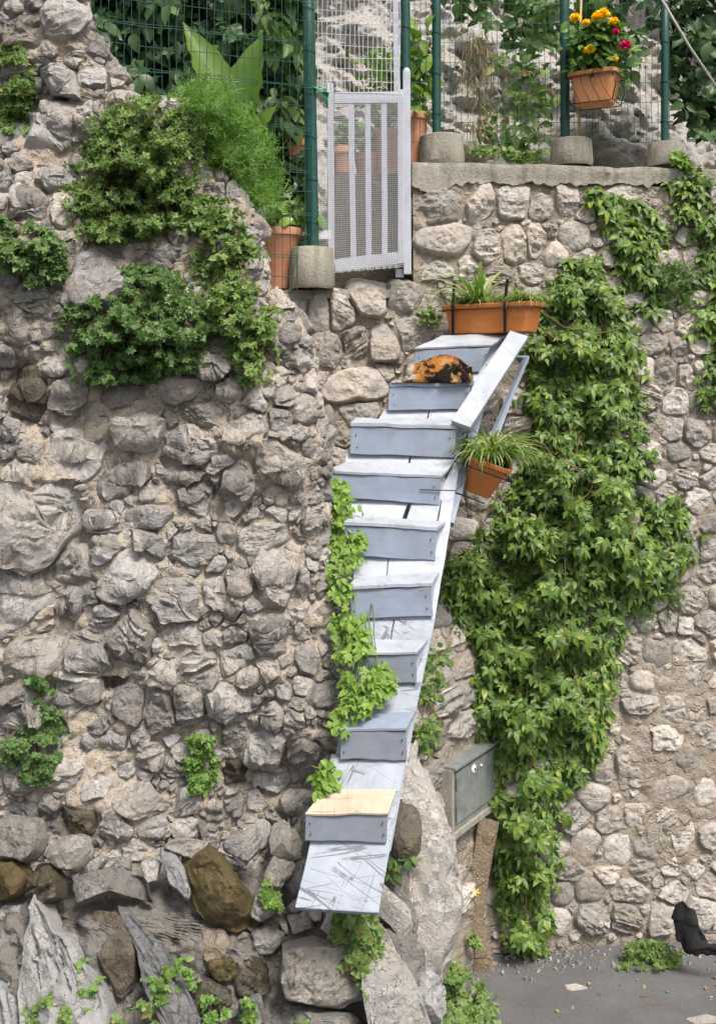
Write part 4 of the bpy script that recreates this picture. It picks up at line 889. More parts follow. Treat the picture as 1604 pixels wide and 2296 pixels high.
for z in (.13, Hb - .11): cab('hinge', .028, .048, -.022, -.013, z - .05, z + .05, METAL, cabn, .002)
v, f = lathe([(0, .006), (.022, .006), (.032, .003), (.034, 0), (.034, -.01)], 20); M = np.stack([ux, np.array([0, 0, 1.0]), nx], 1)
if np.linalg.det(M) < 0: f = [q[::-1] for q in f]
part('lock_disc', v @ M.T + O + ux * .33 + nx * .016 + [0, 0, Hb * .82], f, WHITE, cabn); 
v2 = v * [.3, .3, 1.5]; part('keyhole', v2 @ M.T + O + ux * .33 + nx * .019 + [0, 0, Hb * .82], f, WIREB, cabn); part('rivet', v2 @ M.T * 1.0 + O + ux * .46 + nx * .014 + [0, 0, Hb * .80], f, WHITE, cabn)
door = [c for c in cabn.children if c.name.startswith('door')][0]; TCb = Matrix.Translation(cabn.location); WD = TCb @ Matrix.LocRotScale(door.location, door.rotation_euler, None)
for c in list(cabn.children):
    if c.name.split('.')[0] in ('hinge', 'lock_disc', 'keyhole', 'rivet'): c.parent = door; c.matrix_parent_inverse = WD.inverted() @ TCb
P = [at(1092, 1835, 8.80), at(1078, 1950, 8.74), at(1060, 2050, 8.72), at(1062, 2120, 8.70), at(1070, 2215, 8.60)]
V, f = tube(P, [.085, .075, .085, .10, .15], 18); V[:, 1] = 8.74 + (V[:, 1] - 8.74) * .3; V = V + fbm(V * 6, 4, 3)[:, None] * .07 * np.array([1, .6, .4]); tag(part('cemented_pipe', V, f, MUD, None, True, 50), 'brown cement-covered pipe running down from the meter cabinet to the road', 'pipe')
# black rubber sheet lying against the foot of the wall at far right
n = 40; s_, t_ = np.meshgrid(np.linspace(0, 1, n), np.linspace(0, 2 * math.pi, 24, endpoint=False), indexing='ij')
path = np.array([at(1520, 2030, 8.75), at(1535, 2080, 8.65), at(1555, 2128, 8.55), at(1590, 2140, 8.5), at(1660, 2146, 8.45)]); k = np.linspace(0, 1, 5)
ctr = np.stack([np.interp(s_, k, path[:, i]) for i in range(3)], -1); rad = np.interp(s_, [0, .1, .4, .6, 1], [.03, .075, .10, .07, .06])
V = ctr + np.stack([np.cos(t_), np.sin(t_) * .22 - np.cos(t_) * .2, np.cos(t_) * .45], -1) * rad[..., None]; V = V + .03 * ridged(V * 7, 3, 5)[..., None]
tag(part('rubber_sheet', V.reshape(-1, 3), gridfaces(n, 24, True), RUBBER, None, True), 'crumpled black rubber sheet lying at the foot of the wall, far right', 'rubber sheet')
rg = np.random.default_rng(31)
def scrap(px, py, wpx, hpx, mat, name, label, cat, h=-.009):
    Y = ZC * F / (py - HZ); c = at(px, py, Y); n = 9; th = np.sort(rg.uniform(0, 6.28, n)); r = rg.uniform(.75, 1.1, n)
    T = [(wpx / 2 / F * Y * r[i] * math.cos(th[i]), hpx / 2 / F * Y * F / (py - HZ) * .9 * r[i] * math.sin(th[i]), .012 + h) for i in range(n)]
    V = np.array(T + [(a * 1.03, b * 1.03, -.004) for a, b, _ in T]); f = [tuple(range(n))] + [(i, i + n, (i + 1) % n + n, (i + 1) % n) for i in range(n)]
    o = obj(name, mesh(name, V, f, mat, False), None, (c[0], c[1], 0)); return tag(o, label, cat)
scrap(1570, 2312 - 25, 80, 30, STONE_R, 'stone_flake', 'pale flat stone flake on the road, left of the lowest right corner', 'stone flake'); scrap(1590, 2235, 70, 26, STONE_R, 'stone_flake', 'pale stone flake on the road just below the rubber sheet', 'stone flake')
scrap(1290, 2215, 60, 18, STONE_R, 'stone_flake', 'crumbled pale stone chip on the road under the hanging creeper', 'stone flake'); scrap(1450, 2235, 40, 6, STEM, 'twig', 'dark twig lying on the road in front of the weed tuft', 'twig'); scrap(1480, 2255, 45, 5, STEM, 'twig', 'longer dark twig lying nearest the frame edge on the road', 'twig')
# ------------------------------------------------------------------ leaves
def leaflet(L=1.0, Wd=.3, fold=.25, curl=.18, n=5, pw=.75, droop=0.0):
    s = np.linspace(0, 1, n + 1); wv = Wd * np.sin(np.pi * s ** pw) ** .85; wv[0] = wv[-1] = 0.004; y = s * L; z = -curl * L * s ** 2
    V = []; 
    for a, b, c in zip(wv, y, z): V += [(-a, b, c + fold * a), (0, b, c), (a, b, c + fold * a)]
    f = []
    for i in range(n): k = 3 * i; f += [(k, k + 1, k + 4, k + 3), (k + 1, k + 2, k + 5, k + 4)]
    return np.array(V, float), np.array(f)
def rotz(V, a): c, s = math.cos(a), math.sin(a); return V @ np.array([[c, s, 0], [-s, c, 0], [0, 0, 1]])
def merge(lst):
    k = 0; VV = []; FF = []
    for V, f in lst: VV.append(V); FF.append(f + k); k += len(V)
    return np.concatenate(VV), np.concatenate(FF)
def palmate(seed):
    r = np.random.default_rng(seed); L = []
    for a, s in ((-105, .62), (-52, .88), (0, 1.0), (52, .88), (105, .62)):
        V, f = leaflet(.62 * s * r.uniform(.9, 1.1), .145 * s * r.uniform(.85, 1.15), r.uniform(.1, .45), r.uniform(.1, .5), 4, .8); V = V + [0, .04, 0]; L.append((rotz(V, R(-a + r.uniform(-9, 9))), f))
    return merge(L)
def rosette(seed, n=5, Wd=.15, spread=1.0):
    r = np.random.default_rng(seed); L = []
    for k in range(n):
        V, f = leaflet(r.uniform(.45, .62), Wd * r.uniform(.8, 1.2), r.uniform(.1, .4), r.uniform(.1, .5), 2, .8); t = R(r.uniform(5, 45)) * spread; c, s = math.cos(t), math.sin(t)
        V = V @ np.array([[1, 0, 0], [0, c, s], [0, -s, c]]); L.append((rotz(V, 2 * math.pi * k / n + r.uniform(-.4, .4)), f))
    return merge(L)
def feather(seed, n=12):
    r = np.random.default_rng(seed); L = []
    for k in range(n):
        y = .1 + .85 * k / n; V, f = leaflet(r.uniform(.2, .36), .02, .1, .2, 2, 1.0); t = R(r.uniform(-50, 60)); c, s = math.cos(t), math.sin(t); V = V @ np.array([[1, 0, 0], [0, c, s], [0, -s, c]])
        L.append((rotz(V, R((55 if k % 2 else -55) + r.uniform(-20, 20))) + [0, y, -.12 * y * y], f))
    V, f = leaflet(1.0, .012, .1, .12, 3, 1.0); L.append((V, f)); return merge(L)
def blade(seed, bend=1.0, Wd=.03):
    r = np.random.default_rng(seed); n = 8; s = np.linspace(0, 1, n + 1); b = bend * r.uniform(.7, 1.3); a0 = R(80); ang = a0 - b * 1.9 * s ** 1.3
    y = np.concatenate([[0], np.cumsum(np.cos(ang[:-1]) / n)]); z = np.concatenate([[0], np.cumsum(np.sin(ang[:-1]) / n)]); wv = Wd * (1 - s ** 2.2) + .002; V = []
    for w_, yy, zz_ in zip(wv, y, z): V += [(-w_, yy, zz_ + w_ * .4), (0, yy, zz_), (w_, yy, zz_ + w_ * .4)]
    f = []
    for i in range(n): k = 3 * i; f += [(k, k + 1, k + 4, k + 3), (k + 1, k + 2, k + 5, k + 4)]
    return np.array(V), np.array(f)
T_PALM = [palmate(k) for k in range(6)]; T_OVAL = [leaflet(1, .30, .3, .3, 5, .8), leaflet(1, .26, .5, .15, 5, .75), leaflet(1, .34, .15, .45, 5, .85)]
T_ROS = [rosette(k) for k in range(5)]; T_ROSB = [rosette(k + 20, 5, .23, .8) for k in range(4)]; T_FEA = [feather(k) for k in range(4)]; T_TRI = [merge([(rotz(leaflet(.6, .22, .2, .2, 4, .8)[0], R(a)), leaflet(.6, .22, .2, .2, 4, .8)[1]) for a in (-70, 0, 70)])]
def frames(n, rg, nb, nspread, tb, tspread):
    N = np.asarray(nb, float) + rg.normal(0, nspread, (n, 3)); N /= np.linalg.norm(N, axis=1)[:, None]
    T = np.asarray(tb, float) + rg.normal(0, tspread, (n, 3)); T -= N * (N * T).sum(1)[:, None]; T /= np.linalg.norm(T, axis=1)[:, None] + 1e-9
    return np.stack([np.cross(T, N), T, N], 2)
def leafmass(name, P, M, sc, temps, mat, parent, rg, single=0, leafname='leaf', order=None):
    "leaves at P with frames M and sizes sc; the first `single` in order are objects of their own, the rest one joined part"
    n = len(P); kind = rg.integers(0, len(temps), n); idx = np.arange(n) if order is None else np.argsort(order)
    own = idx[:single]; rest = idx[single:]
    if single:
        mes = [mesh(leafname, V, f, mat) for V, f in temps]; pl = wloc(parent)
        for i in own:
            o = bpy.data.objects.new(leafname, mes[kind[i]]); C.objects.link(o); o.parent = parent
            o.matrix_basis = Matrix.LocRotScale(Vector(P[i].tolist()) - pl, Matrix(M[i].tolist()).to_quaternion(), Vector((float(sc[i]),) * 3))
    if len(rest):
        VV = []; FF = []; k = 0
        for t, (V, f) in enumerate(temps):
            sel = rest[kind[rest] == t]
            if not len(sel): continue
            X = np.einsum('nij,vj->nvi', M[sel], V) * sc[sel][:, None, None] + P[sel][:, None, :]; VV.append(X.reshape(-1, 3)); FF.append((f[None] + (np.arange(len(sel)) * len(V))[:, None, None] + k).reshape(-1, f.shape[1])); k += len(sel) * len(V)
        stuff(part(name, np.concatenate(VV), np.concatenate(FF), mat, parent))
def outline(rows, n, rg, gaps=0.0, gs=45.0, seed=0, edge=12, bias=1.0):
    "n random frame points inside rows (y, left, right), thinned by noise so that gaps open"
    t = np.array(rows, float); out = []; ys = np.linspace(t[0, 0], t[-1, 0], 400); wd = np.interp(ys, t[:, 0], t[:, 2]) - np.interp(ys, t[:, 0], t[:, 1]); cdf = np.cumsum(wd); cdf /= cdf[-1]
    while len(out) < n:
        y = np.interp(rg.random(n), cdf, ys); l = np.interp(y, t[:, 0], t[:, 1]); r = np.interp(y, t[:, 0], t[:, 2]); x = l + (r - l) * rg.random(n) + rg.normal(0, edge, n)
        k = fbm(np.stack([x / gs, y / gs, x * 0 + seed], -1), 3, seed) > gaps - 1 + rg.random(n) * .15
        out += list(zip(x[k], y[k]))
    return np.array(out[:n])
def bush(name, label, cat, rows, n, Yf, thick, size, temps, mat, seed, nb=(0, -1, .7), ns=.55, tb=(0, -.2, -.6), ts=.7, gaps=.75, gs=40, single=0, stems=6, group=None, stemmat=None, edge=8, fname='foliage', dome=True, anchor=None):
    rg = np.random.default_rng(seed); xy = outline(rows, n, rg, gaps, gs, seed, edge); t = np.array(rows, float)
    cx = (np.interp(xy[:, 1], t[:, 0], t[:, 1]) + np.interp(xy[:, 1], t[:, 0], t[:, 2])) / 2; hw = (np.interp(xy[:, 1], t[:, 0], t[:, 2]) - np.interp(xy[:, 1], t[:, 0], t[:, 1])) / 2 + 6
    dm = np.sqrt(np.clip(1 - ((xy[:, 0] - cx) / hw) ** 2, .05, 1)) if dome else np.ones(n)
    lump = np.clip(.62 + 1.25 * fbm(np.stack([xy[:, 0] / (gs * 1.25), xy[:, 1] / (gs * 1.0), xy[:, 0] * 0], -1), 3, seed + 2), .1, 1.3)
    dep = (.08 + .92 * rg.random(n)) * thick * dm * lump; Y = np.array([Yf(x, y) for x, y in xy]) - .02 - dep
    P = np.stack([(xy[:, 0] - CX) / F * Y, Y, ZC - (xy[:, 1] - HZ) / F * Y], -1)
    a = anchor if anchor is not None else (float(cx.mean()), float(t[-1, 0])); root = thing(name, label, cat, at(a[0], a[1], Yf(*a)), group)
    M = frames(n, rg, nb, ns, tb, ts); sc = rg.uniform(*size, n)
    leafmass(fname, P, M, sc, temps, mat, root, rg, single, 'leaf', -dep / (thick + 1e-6) - sc * 2)
    L = []
    for k in range(stems):
        i = int(rg.integers(0, n)); y0 = t[0, 0] if tb[2] < 0 else t[-1, 0]; c0 = np.interp(xy[i, 1], t[:, 0], (t[:, 1] + t[:, 2]) / 2) ; yb = np.interp(.35, [0, 1], [xy[i, 1], y0]) if anchor is None else a[1]; xb = .5 * (c0 + xy[i, 0]) if anchor is None else a[0]
        b = at(xb, yb, Yf(xb, yb)); e = P[i]; m = (b + e) / 2 + rg.normal(0, .03, 3) + [0, -.03, 0]; L.append(tube([b, (b + m) / 2 + rg.normal(0, .01, 3), m, (m + e) / 2 + rg.normal(0, .01, 3), e], [.005, .0045, .004, .003, .002], 4, False))
    if L: V, f = join(L); stuff(part('stems', V, f, stemmat or STEM, root))
    return root
class Depth:
    "distance of a wall surface over the frame, tabulated once and looked up bilinearly"
    def __init__(s, Yf, Y0, back=0.0):
        s.x0, s.y0, s.st = -260, -760, 20; px, py = np.meshgrid(np.arange(-260, 1920, 20.0), np.arange(-760, 2700, 20.0)); Y = np.full(px.shape, Y0)
        for _ in range(12): Y = .5 * Y + .5 * Yf((px - CX) / F * Y, ZC - (py - HZ) / F * Y)
        s.Y = Y - back
    def __call__(s, x, y):
        a = min(max((x - s.x0) / s.st, 0), s.Y.shape[1] - 1.001); b = min(max((y - s.y0) / s.st, 0), s.Y.shape[0] - 1.001); i, j = int(b), int(a); u, v = a - j, b - i; Y = s.Y
        return float((Y[i, j] * (1 - u) + Y[i, j + 1] * u) * (1 - v) + (Y[i + 1, j] * (1 - u) + Y[i + 1, j + 1] * u) * v)
SL = Depth(lambda x, z: YL(x, z) - LW.relief(x, z), 7.5, .03); SR = Depth(YR, 9.2); SB = Depth(YB, 6.5)
SRAMP = lambda px, py: float(RP(px, py)[1])
# ---- creeper over the retaining wall
bush('creeper', 'large green five-leaved creeper hanging over the retaining wall down to the road', 'creeper', VINE, 4300, SR, .44, (.075, .17), T_PALM, L_CREEP, 3, (.05, -1, .75), .42, (0, -.15, -1), .5, .48, 55, 300, 40, None, STEM, 14)
bush('creeper', 'creeper strand hanging from the wall cap right of the marigold planter', 'creeper', [(425, 1310, 1400), (480, 1340, 1470), (540, 1380, 1490), (600, 1385, 1495), (650, 1400, 1495), (700, 1430, 1490)], 230, SR, .16, (.10, .19), T_PALM, L_CREEP, 4, (.05, -1, .7), .4, (0, -.15, -1), .5, .45, 60, 120, 10, None, STEM, 12)
bush('creeper', 'creeper strand running down the wall at the right frame edge', 'creeper', [(372, 1535, 1560), (410, 1515, 1600), (470, 1510, 1620), (560, 1570, 1640), (680, 1560, 1640), (800, 1575, 1640), (920, 1570, 1630)], 240, SR, .14, (.09, .18), T_PALM, L_CREEP, 5, (.05, -1, .7), .4, (0, -.15, -1), .5, .45, 55, 120, 10, None, STEM, 12)
bush('creeper', 'young creeper shoots below the hanging planter on the right of the ramp', 'creeper', [(1240, 1000, 1060), (1300, 990, 1075), (1360, 1000, 1090), (1420, 1030, 1100)], 60, SR, .12, (.09, .16), T_PALM, L_CREEP, 6, (0, -1, .6), .4, (0, -.1, -1), .6, .6, 50, 60, 8, None, STEM, 10)
for rows, n, sd, lb in (([(1230, 1440, 1530), (1300, 1400, 1530), (1360, 1410, 1510), (1400, 1430, 1480)], 420, 7, 'wispy dark herb tuft on the wall at the right of the creeper'), ([(590, 1480, 1550), (640, 1470, 1570), (690, 1490, 1550)], 260, 8, 'wispy dark herb tuft between the two upper creeper strands')):
    bush('herb_tuft', lb, 'herb', rows, n, SR, .16, (.05, .12), T_FEA + T_ROS[:1], L_WEEDD, sd, (0, -1, .4), .8, (0, -.4, -.3), 1.0, .8, 40, 0, 8)
# tendrils
rg = np.random.default_rng(8); tv = thing('vine_tendrils', 'thin straw coloured tendrils looping over the big creeper', 'tendrils', at(1280, 1080, 8.9)); L = []
for x0, y0, x1, y1 in ((1225, 960, 1350, 1090), (1200, 985, 1350, 1045), (1180, 700, 1330, 770), (1200, 690, 1390, 735), (1260, 1130, 1340, 1060), (1285, 1500, 1345, 1620), (1265, 1250, 1265, 1460)):
    a, b = at(x0, y0, SR(x0, y0) - .38), at(x1, y1, SR(x1, y1) - .38); L.append(tube([a + (b - a) * t + [0, 0, -.10 * math.sin(t * math.pi)] + rg.normal(0, .008, 3) for t in np.linspace(0, 1, 10)], .0035, 4, False))
for V, f in L: part('tendril', V, f, L_DRY, tv)
# ---- bright vine between wall corner and ramp
SV = lambda px, py: SRAMP(px, py) - .10
bush('lime_vine', 'lime green leafy vine hanging between the rubble wall corner and the stairway', 'vine', [(1062, 716, 745), (1110, 715, 785), (1160, 720, 812), (1210, 726, 815), (1260, 730, 805), (1310, 736, 785), (1360, 738, 798), (1410, 750, 815), (1460, 762, 835), (1510, 766, 870), (1545, 768, 885), (1580, 765, 840), (1620, 752, 795), (1650, 747, 768)], 1250, SV, .17, (.03, .07), T_OVAL + T_ROSB[:1], L_BRIGHT, 12, (.1, -1, .9), .55, (.2, -.2, -1), .7, .55, 40, 280, 12, None, STEMG, 8)
bush('lime_weed', 'small lime green weed at the wall edge left of the bare wood step', 'weed', [(1705, 722, 745), (1740, 705, 745), (1775, 700, 730)], 60, lambda x, y: SRAMP(x, y) - .03, .08, (.04, .08), T_OVAL, L_BRIGHT, 13, stems=5, stemmat=STEMG)
# ---- plants on the rubble wall
W1 = dict(temps=T_ROS + T_ROSB[:2], ns=.55)
bush('wall_shrub', 'wide olive green small-leaved shrub sprawling over the upper rubble wall', 'shrub', [(215, 300, 370), (250, 250, 410), (300, 225, 420), (350, 195, 430), (400, 180, 430), (450, 175, 425), (500, 190, 400), (540, 215, 300)], 4725, SL, .30, (0.025, 0.068), T_ROS + T_ROSB[:2], L_WEED, 20, gaps=.66, gs=26, stems=50, edge=20, ns=.85, ts=1.0)
bush('feathery_shrub', 'bright feathery green shrub next to the terracotta pot', 'shrub', [(195, 415, 495), (230, 408, 520), (280, 425, 540), (330, 445, 585), (380, 470, 606), (430, 480, 612), (480, 490, 608), (530, 510, 585), (560, 530, 575)], 1900, lambda x, y: np.interp(x, [400, 620], [7.75, 8.2]), .42, (.09, .19), T_FEA, L_FEATH, 21, (0, -1, .5), .6, (0, -.5, .9), .8, .95, 45, stems=14, stemmat=STEMG)
bush('wall_shrub', 'trailing green weed hanging below the feathery shrub down the wall corner', 'weed', [(440, 425, 480), (500, 430, 520), (550, 440, 560), (600, 455, 540), (650, 460, 560), (700, 480, 590), (750, 500, 600), (800, 530, 595), (860, 550, 580)], 1953, SL, .18, (0.025, 0.068), T_ROSB + T_OVAL[:1], L_WEED, 22, gaps=.72, gs=26, stems=30, edge=18, ns=.85, ts=1.0)
bush('wall_shrub', 'dense dark green shrub across the middle of the upper rubble wall', 'shrub', [(595, 290, 350), (640, 240, 400), (690, 155, 440), (740, 160, 470), (790, 190, 440), (830, 200, 430), (860, 190, 280)], 4095, SL, .30, (0.025, 0.072), T_ROS + T_ROSB, L_WEEDD, 23, gaps=.66, gs=26, stems=50, edge=20, ns=.85, ts=1.0)
bush('wall_weed', 'leafy green weed clump at the left frame edge above the dark porous stone', 'weed', [(490, 10, 40), (520, 0, 110), (560, -10, 140), (600, 10, 140), (640, 60, 125)], 1197, SL, .2, (0.031, 0.075), T_ROSB + T_OVAL[:1], L_WEEDD, 24, gaps=.9, stems=8)
bush('wall_weed', 'yellowish weed clump in the top left corner of the rubble wall', 'weed', [(100, 0, 40), (150, -5, 60), (200, -5, 70), (250, -5, 60), (300, 5, 60)], 819, SL, .12, (0.025, 0.062), T_ROS, L_WEED, 25, gaps=.7, stems=8)
bush('wall_weed', 'drooping dark green weed low on the rubble wall at the left edge', 'weed', [(1520, 65, 100), (1570, 80, 130), (1620, 50, 140), (1670, 10, 140), (1710, 5, 125), (1760, 70, 110)], 1323, SL, .16, (0.023, 0.058), T_ROSB, L_WEEDD, 26, gaps=.8, stems=8)
bush('wall_weed', 'small bright weed tuft in the middle of the rubble wall, low down', 'weed', [(1652, 430, 475), (1700, 412, 480), (1740, 425, 480), (1780, 425, 445)], 409, SL, .12, (0.025, 0.058), T_ROSB, L_FRESH, 27, gaps=.9, stems=5)
for i, (x0, x1, y0, y1, n, sd, mt, lb) in enumerate(((340, 430, 2150, 2250, 70, 30, L_FRESH, 'pale green weed sprouting beside the long grey rock slab'), (60, 170, 2225, 2300, 130, 31, L_WEED, 'weed clump at the bottom left corner among rock slabs'), (160, 220, 2150, 2260, 50, 32, L_FRESH, 'thin weed growing in the cleft between two grey slabs'), (270, 350, 2250, 2310, 70, 33, L_WEED, 'dark weed tuft at the bottom edge between grey slabs'), (430, 500, 2240, 2300, 60, 34, L_FRESH, 'fresh weed at the bottom edge right of the long slab'), (520, 570, 2245, 2300, 40, 35, L_FRESH, 'weed beside the small pale slab at the bottom edge'), (620, 700, 2290, 2330, 40, 36, L_FRESH, 'weed peeping up at the bottom edge under the pitted rock'), (595, 640, 1975, 2040, 60, 37, L_FRESH, 'small weed at the left of the lowest plank end'))):
    bush('rock_weed', lb, 'weed', [(y0, x0 + 20, x1 - 20), ((y0 + y1) / 2, x0, x1), (y1, x0 + 10, x1 - 10)], int(n * 2.2), lambda x, y: SB(x, y) - .12, .12, (.02, .06), T_ROSB + T_OVAL[:1], mt, sd, gaps=1.0, stems=4, stemmat=STEMG)
bush('rock_weed', 'trailing green weed hanging under the end of the lowest plank', 'weed', [(2045, 760, 840), (2090, 745, 850), (2140, 760, 850), (2190, 800, 855), (2230, 805, 850)], 260, lambda x, y: SB(x, y) - .10, .12, (.045, .085), T_ROSB, L_WEED, 38, gaps=.8, stems=8, stemmat=STEMG)
bush('verge_weed', 'leafy weed at the foot of the boulder beside the road', 'weed', [(2160, 940, 1010), (2200, 935, 1060), (2250, 950, 1110), (2300, 970, 1110)], 700, lambda x, y: min(8.3, ZC * F / (y - HZ)) - .02, .14, (.03, .085), T_ROSB + T_PALM[:1], L_WEED, 39, (0, -1, 1), .6, (0, -.3, .3), .8, .35, 50, 0, 10, None, STEMG)
bush('verge_weed', 'low weed tuft at the foot of the wall beside the rubber sheet', 'weed', [(2112, 1425, 1480), (2140, 1400, 1520), (2172, 1396, 1518)], 360, lambda x, y: min(8.85, ZC * F / (y - HZ)) - .01, .10, (.03, .07), T_ROS, L_WEED, 40, (0, -1, 1), .8, (0, -.3, .4), .9, .5, 40, 0, 6, None, STEMG)
bush('verge_weed', 'small green weed at the foot of the brown cemented pipe', 'weed', [(2100, 1020, 1050), (2130, 1010, 1062), (2160, 1020, 1050)], 110, lambda x, y: min(8.6, ZC * F / (y - HZ)), .08, (.05, .10), T_ROSB, L_WEED, 41, (0, -1, .8), .5, (0, -.3, -.3), .8, 1.0, 40, 0, 4, None, STEMG)
bush('wall_weed', 'thin reddish trailing weed on the wall right of the second step', 'weed', [(1450, 960, 1000), (1520, 950, 990), (1580, 935, 985), (1640, 930, 985), (1690, 940, 975)], 170, lambda x, y: SR(x, y) - .05, .10, (.035, .075), T_OVAL + T_ROS[:1], L_WEED, 42, gaps=.75, stems=8)
bush('wall_weed', 'small dark sprig on the boulder right of the lowest plank', 'weed', [(1920, 880, 930), (1950, 860, 910), (1965, 850, 890)], 40, lambda x, y: 7.15, .05, (.04, .07), T_OVAL, L_WEEDD, 43, gaps=1.0, stems=4)
bush('wall_weed', 'small weed between the gate wall stones at the left of the planter trough', 'weed', [(690, 950, 985), (730, 955, 985)], 40, lambda x, y: SR(x, y) - .06, .06, (.04, .07), T_ROSB, L_WEED, 44, gaps=1.0, stems=3)
bush('cap_grass', 'low grass and weeds growing on the wall cap between the footings', 'grass', [(335, 1050, 1225), (350, 1045, 1228), (364, 1045, 1228)], 260, lambda x, y: 9.75, .12, (.04, .08), T_ROS + T_OVAL, L_WEED, 45, (0, -.6, 1), .5, (0, -.3, .8), .6, .9, 30, 0, 0)
bush('cap_weed', 'yellow green sprig on the wall cap by the smallest footing', 'weed', [(325, 1500, 1520), (345, 1510, 1530), (368, 1515, 1550)], 22, lambda x, y: 9.6, .08, (.07, .12), T_ROSB, L_BRIGHT, 46, gaps=1.0, stems=4)
fy = thing('yellow_wildflower', 'thin wildflower with tiny yellow blooms in front of the brown pipe', 'wildflower', at(1000, 2080, 8.2)); L = []; PF = []
for x, y in ((1012, 1930), (1018, 1942), (1070, 2000), (1060, 1998), (1000, 1975)):
    b = at(1000, 2090, 8.25); e = at(x, y, 8.15); L.append(tube([b, (b + e) / 2 + [.02, -.02, .03], e], .002, 4, False)); PF.append(e)
[part('stem', V, f, STEMG, fy) for V, f in L]; PF = np.array([p + np.random.default_rng(int(k)).normal(0, .012, 3) for k, p in enumerate(list(PF) * 5)])
leafmass('blooms', PF, frames(len(PF), rng, (0, -1, .5), .5, (0, 0, -1), .6), rng.uniform(.012, .022, len(PF)), T_ROS, YEL, fy, rng)
# ---- spider plants
def tuft(name, label, cat, clumps, mat, seed, Wd=.03, bend=1.0, base=None, single=0, cone=(.2, 1.0)):
    rg = np.random.default_rng(seed); temps = [blade(seed + k, bend, Wd) for k in range(6)]; P = []; M = []; sc = []
    for c, n, s, rad in clumps:
        for _ in range(n):
            a = rg.uniform(0, 6.28); lean = rg.uniform(*cone); y = np.array([math.cos(a), math.sin(a), 0]); zz_ = np.array([0, 0, 1.0]); ll = lean * .7
            Y = y * math.cos(ll) - zz_ * math.sin(ll) ; Z = y * math.sin(ll) + zz_ * math.cos(ll); X = np.cross(Y, Z); M.append(np.stack([X, Y, Z], 1)); P.append(np.asarray(c) + np.array([math.cos(a), math.sin(a), 0]) * rg.uniform(0, rad)); sc.append(s * rg.uniform(.55, 1.15))
    root = thing(name, label, cat, base if base is not None else clumps[0][0]); P = np.array(P); leafmass('blades', P, np.array(M), np.array(sc), temps, mat, root, rg, single, 'blade', -np.array(sc)); return root
w1 = lambda x, y, z: wframe([(x, y, z)], M1, c1)[0]
tuft('spider_plant', 'arching spider plant at the left in the long trough', 'spider plant', [(w1(-.16, 0, TH - .03), 110, .30, .06), (w1(-.27, .02, TH - .03), 60, .24, .04), (w1(-.02, 0, TH - .03), 70, .24, .05), (w1(-.12, 0, TH - .03), 26, .66, .03)], L_SPIDER, 50, .028, .9, None, 40)
tuft('spider_plant', 'shorter spider plant at the right in the long trough', 'spider plant', [(w1(.24, 0, TH - .03), 130, .25, .05), (w1(.13, .02, TH - .03), 70, .2, .04), (w1(.33, 0, TH - .03), 80, .25, .04)], L_SPIDER, 51, .03, 1.0, None, 30)
tuft('dead_runner', 'dry straw runners hanging over the front of the long trough', 'dry leaves', [(w1(.26, -TW / 2 - .02, TH + .01), 22, .14, .04), (w1(-.3, -TW / 2 - .02, TH + .01), 16, .12, .03)], L_DRY, 52, .012, 1.8, None, 0, (.9, 1.6))
w2 = lambda x, y, z: wframe([(x, y, z)], M2, c2)[0]
tuft('spider_plant', 'bushy variegated spider plant spilling from the hanging planter', 'spider plant', [(w2(.0, -.16, HH - .02), 210, .34, .08), (w2(.06, .0, HH - .02), 200, .38, .08), (w2(.02, .17, HH - .02), 190, .38, .08)], L_SPIDER, 53, .03, 1.15, None, 80, (.1, 1.1))
# ---- marigolds
w3 = lambda x, y, z: wframe([(x, y, z)], M3, c3)[0]
rg = np.random.default_rng(60); mg = thing('marigold_plant', 'bushy marigold plant with yellow and pink blooms in the planter on the fence', 'flowers', w3(0, 0, .24))
n = 520; P = np.stack([rg.normal(0, .125, n), rg.normal(0, .09, n), .26 + rg.random(n) ** .8 * .42], -1); P = wframe(P, M3, c3); leafmass('foliage', P, frames(n, rg, (.2, -.8, .8), .55, (0, -.3, -.4), .8), rg.uniform(.06, .125, n), T_OVAL + T_ROSB[:2], L_MARI, mg, rg, 0)
L = [tube([w3(*rg.normal(0, .03, 2), .24), w3(*rg.normal(0, .07, 2), .45), P[int(rg.integers(0, n))]], [.006, .004, .003], 5, False) for _ in range(16)]; [part('stem', V, f, STEMG, mg) for V, f in L]
def bloom(px, py, Y, r, mat, name='bloom'):
    c = at(px, py, Y); n = 110; V = rg.normal(0, 1, (n, 3)); V /= np.linalg.norm(V, axis=1)[:, None]; V[:, 2] = np.abs(V[:, 2]) * .9 - .25 * 0; T = V + rg.normal(0, .2, (n, 3)); t0 = leaflet(1, .34, .1, .5, 3, 1.0)
    T /= np.linalg.norm(T, axis=1)[:, None]; Nn = np.cross(T, rg.normal(0, 1, (n, 3))); Nn /= np.linalg.norm(Nn, axis=1)[:, None]; Mx = np.stack([np.cross(T, Nn), T, Nn], 2)
    X = np.einsum('nij,vj->nvi', Mx, t0[0]) * (r * rg.uniform(.75, 1.1, n))[:, None, None] + c; f = (t0[1][None] + (np.arange(n) * len(t0[0]))[:, None, None]).reshape(-1, 4); part(name, X.reshape(-1, 3), f, mat, mg)
for x, y, r, m in ((1289, 42, .050, YEL), (1352, 33, .058, YEL), (1337, 40, .05, YEL), (1373, 52, .05, YEL), (1321, 113, .048, YEL), (1377, 133, .032, YEL), (1312, 52, .035, YEL), (1378, 72, .036, PINK), (1402, 103, .050, PINK)): bloom(x, y, 9.28, r, m)
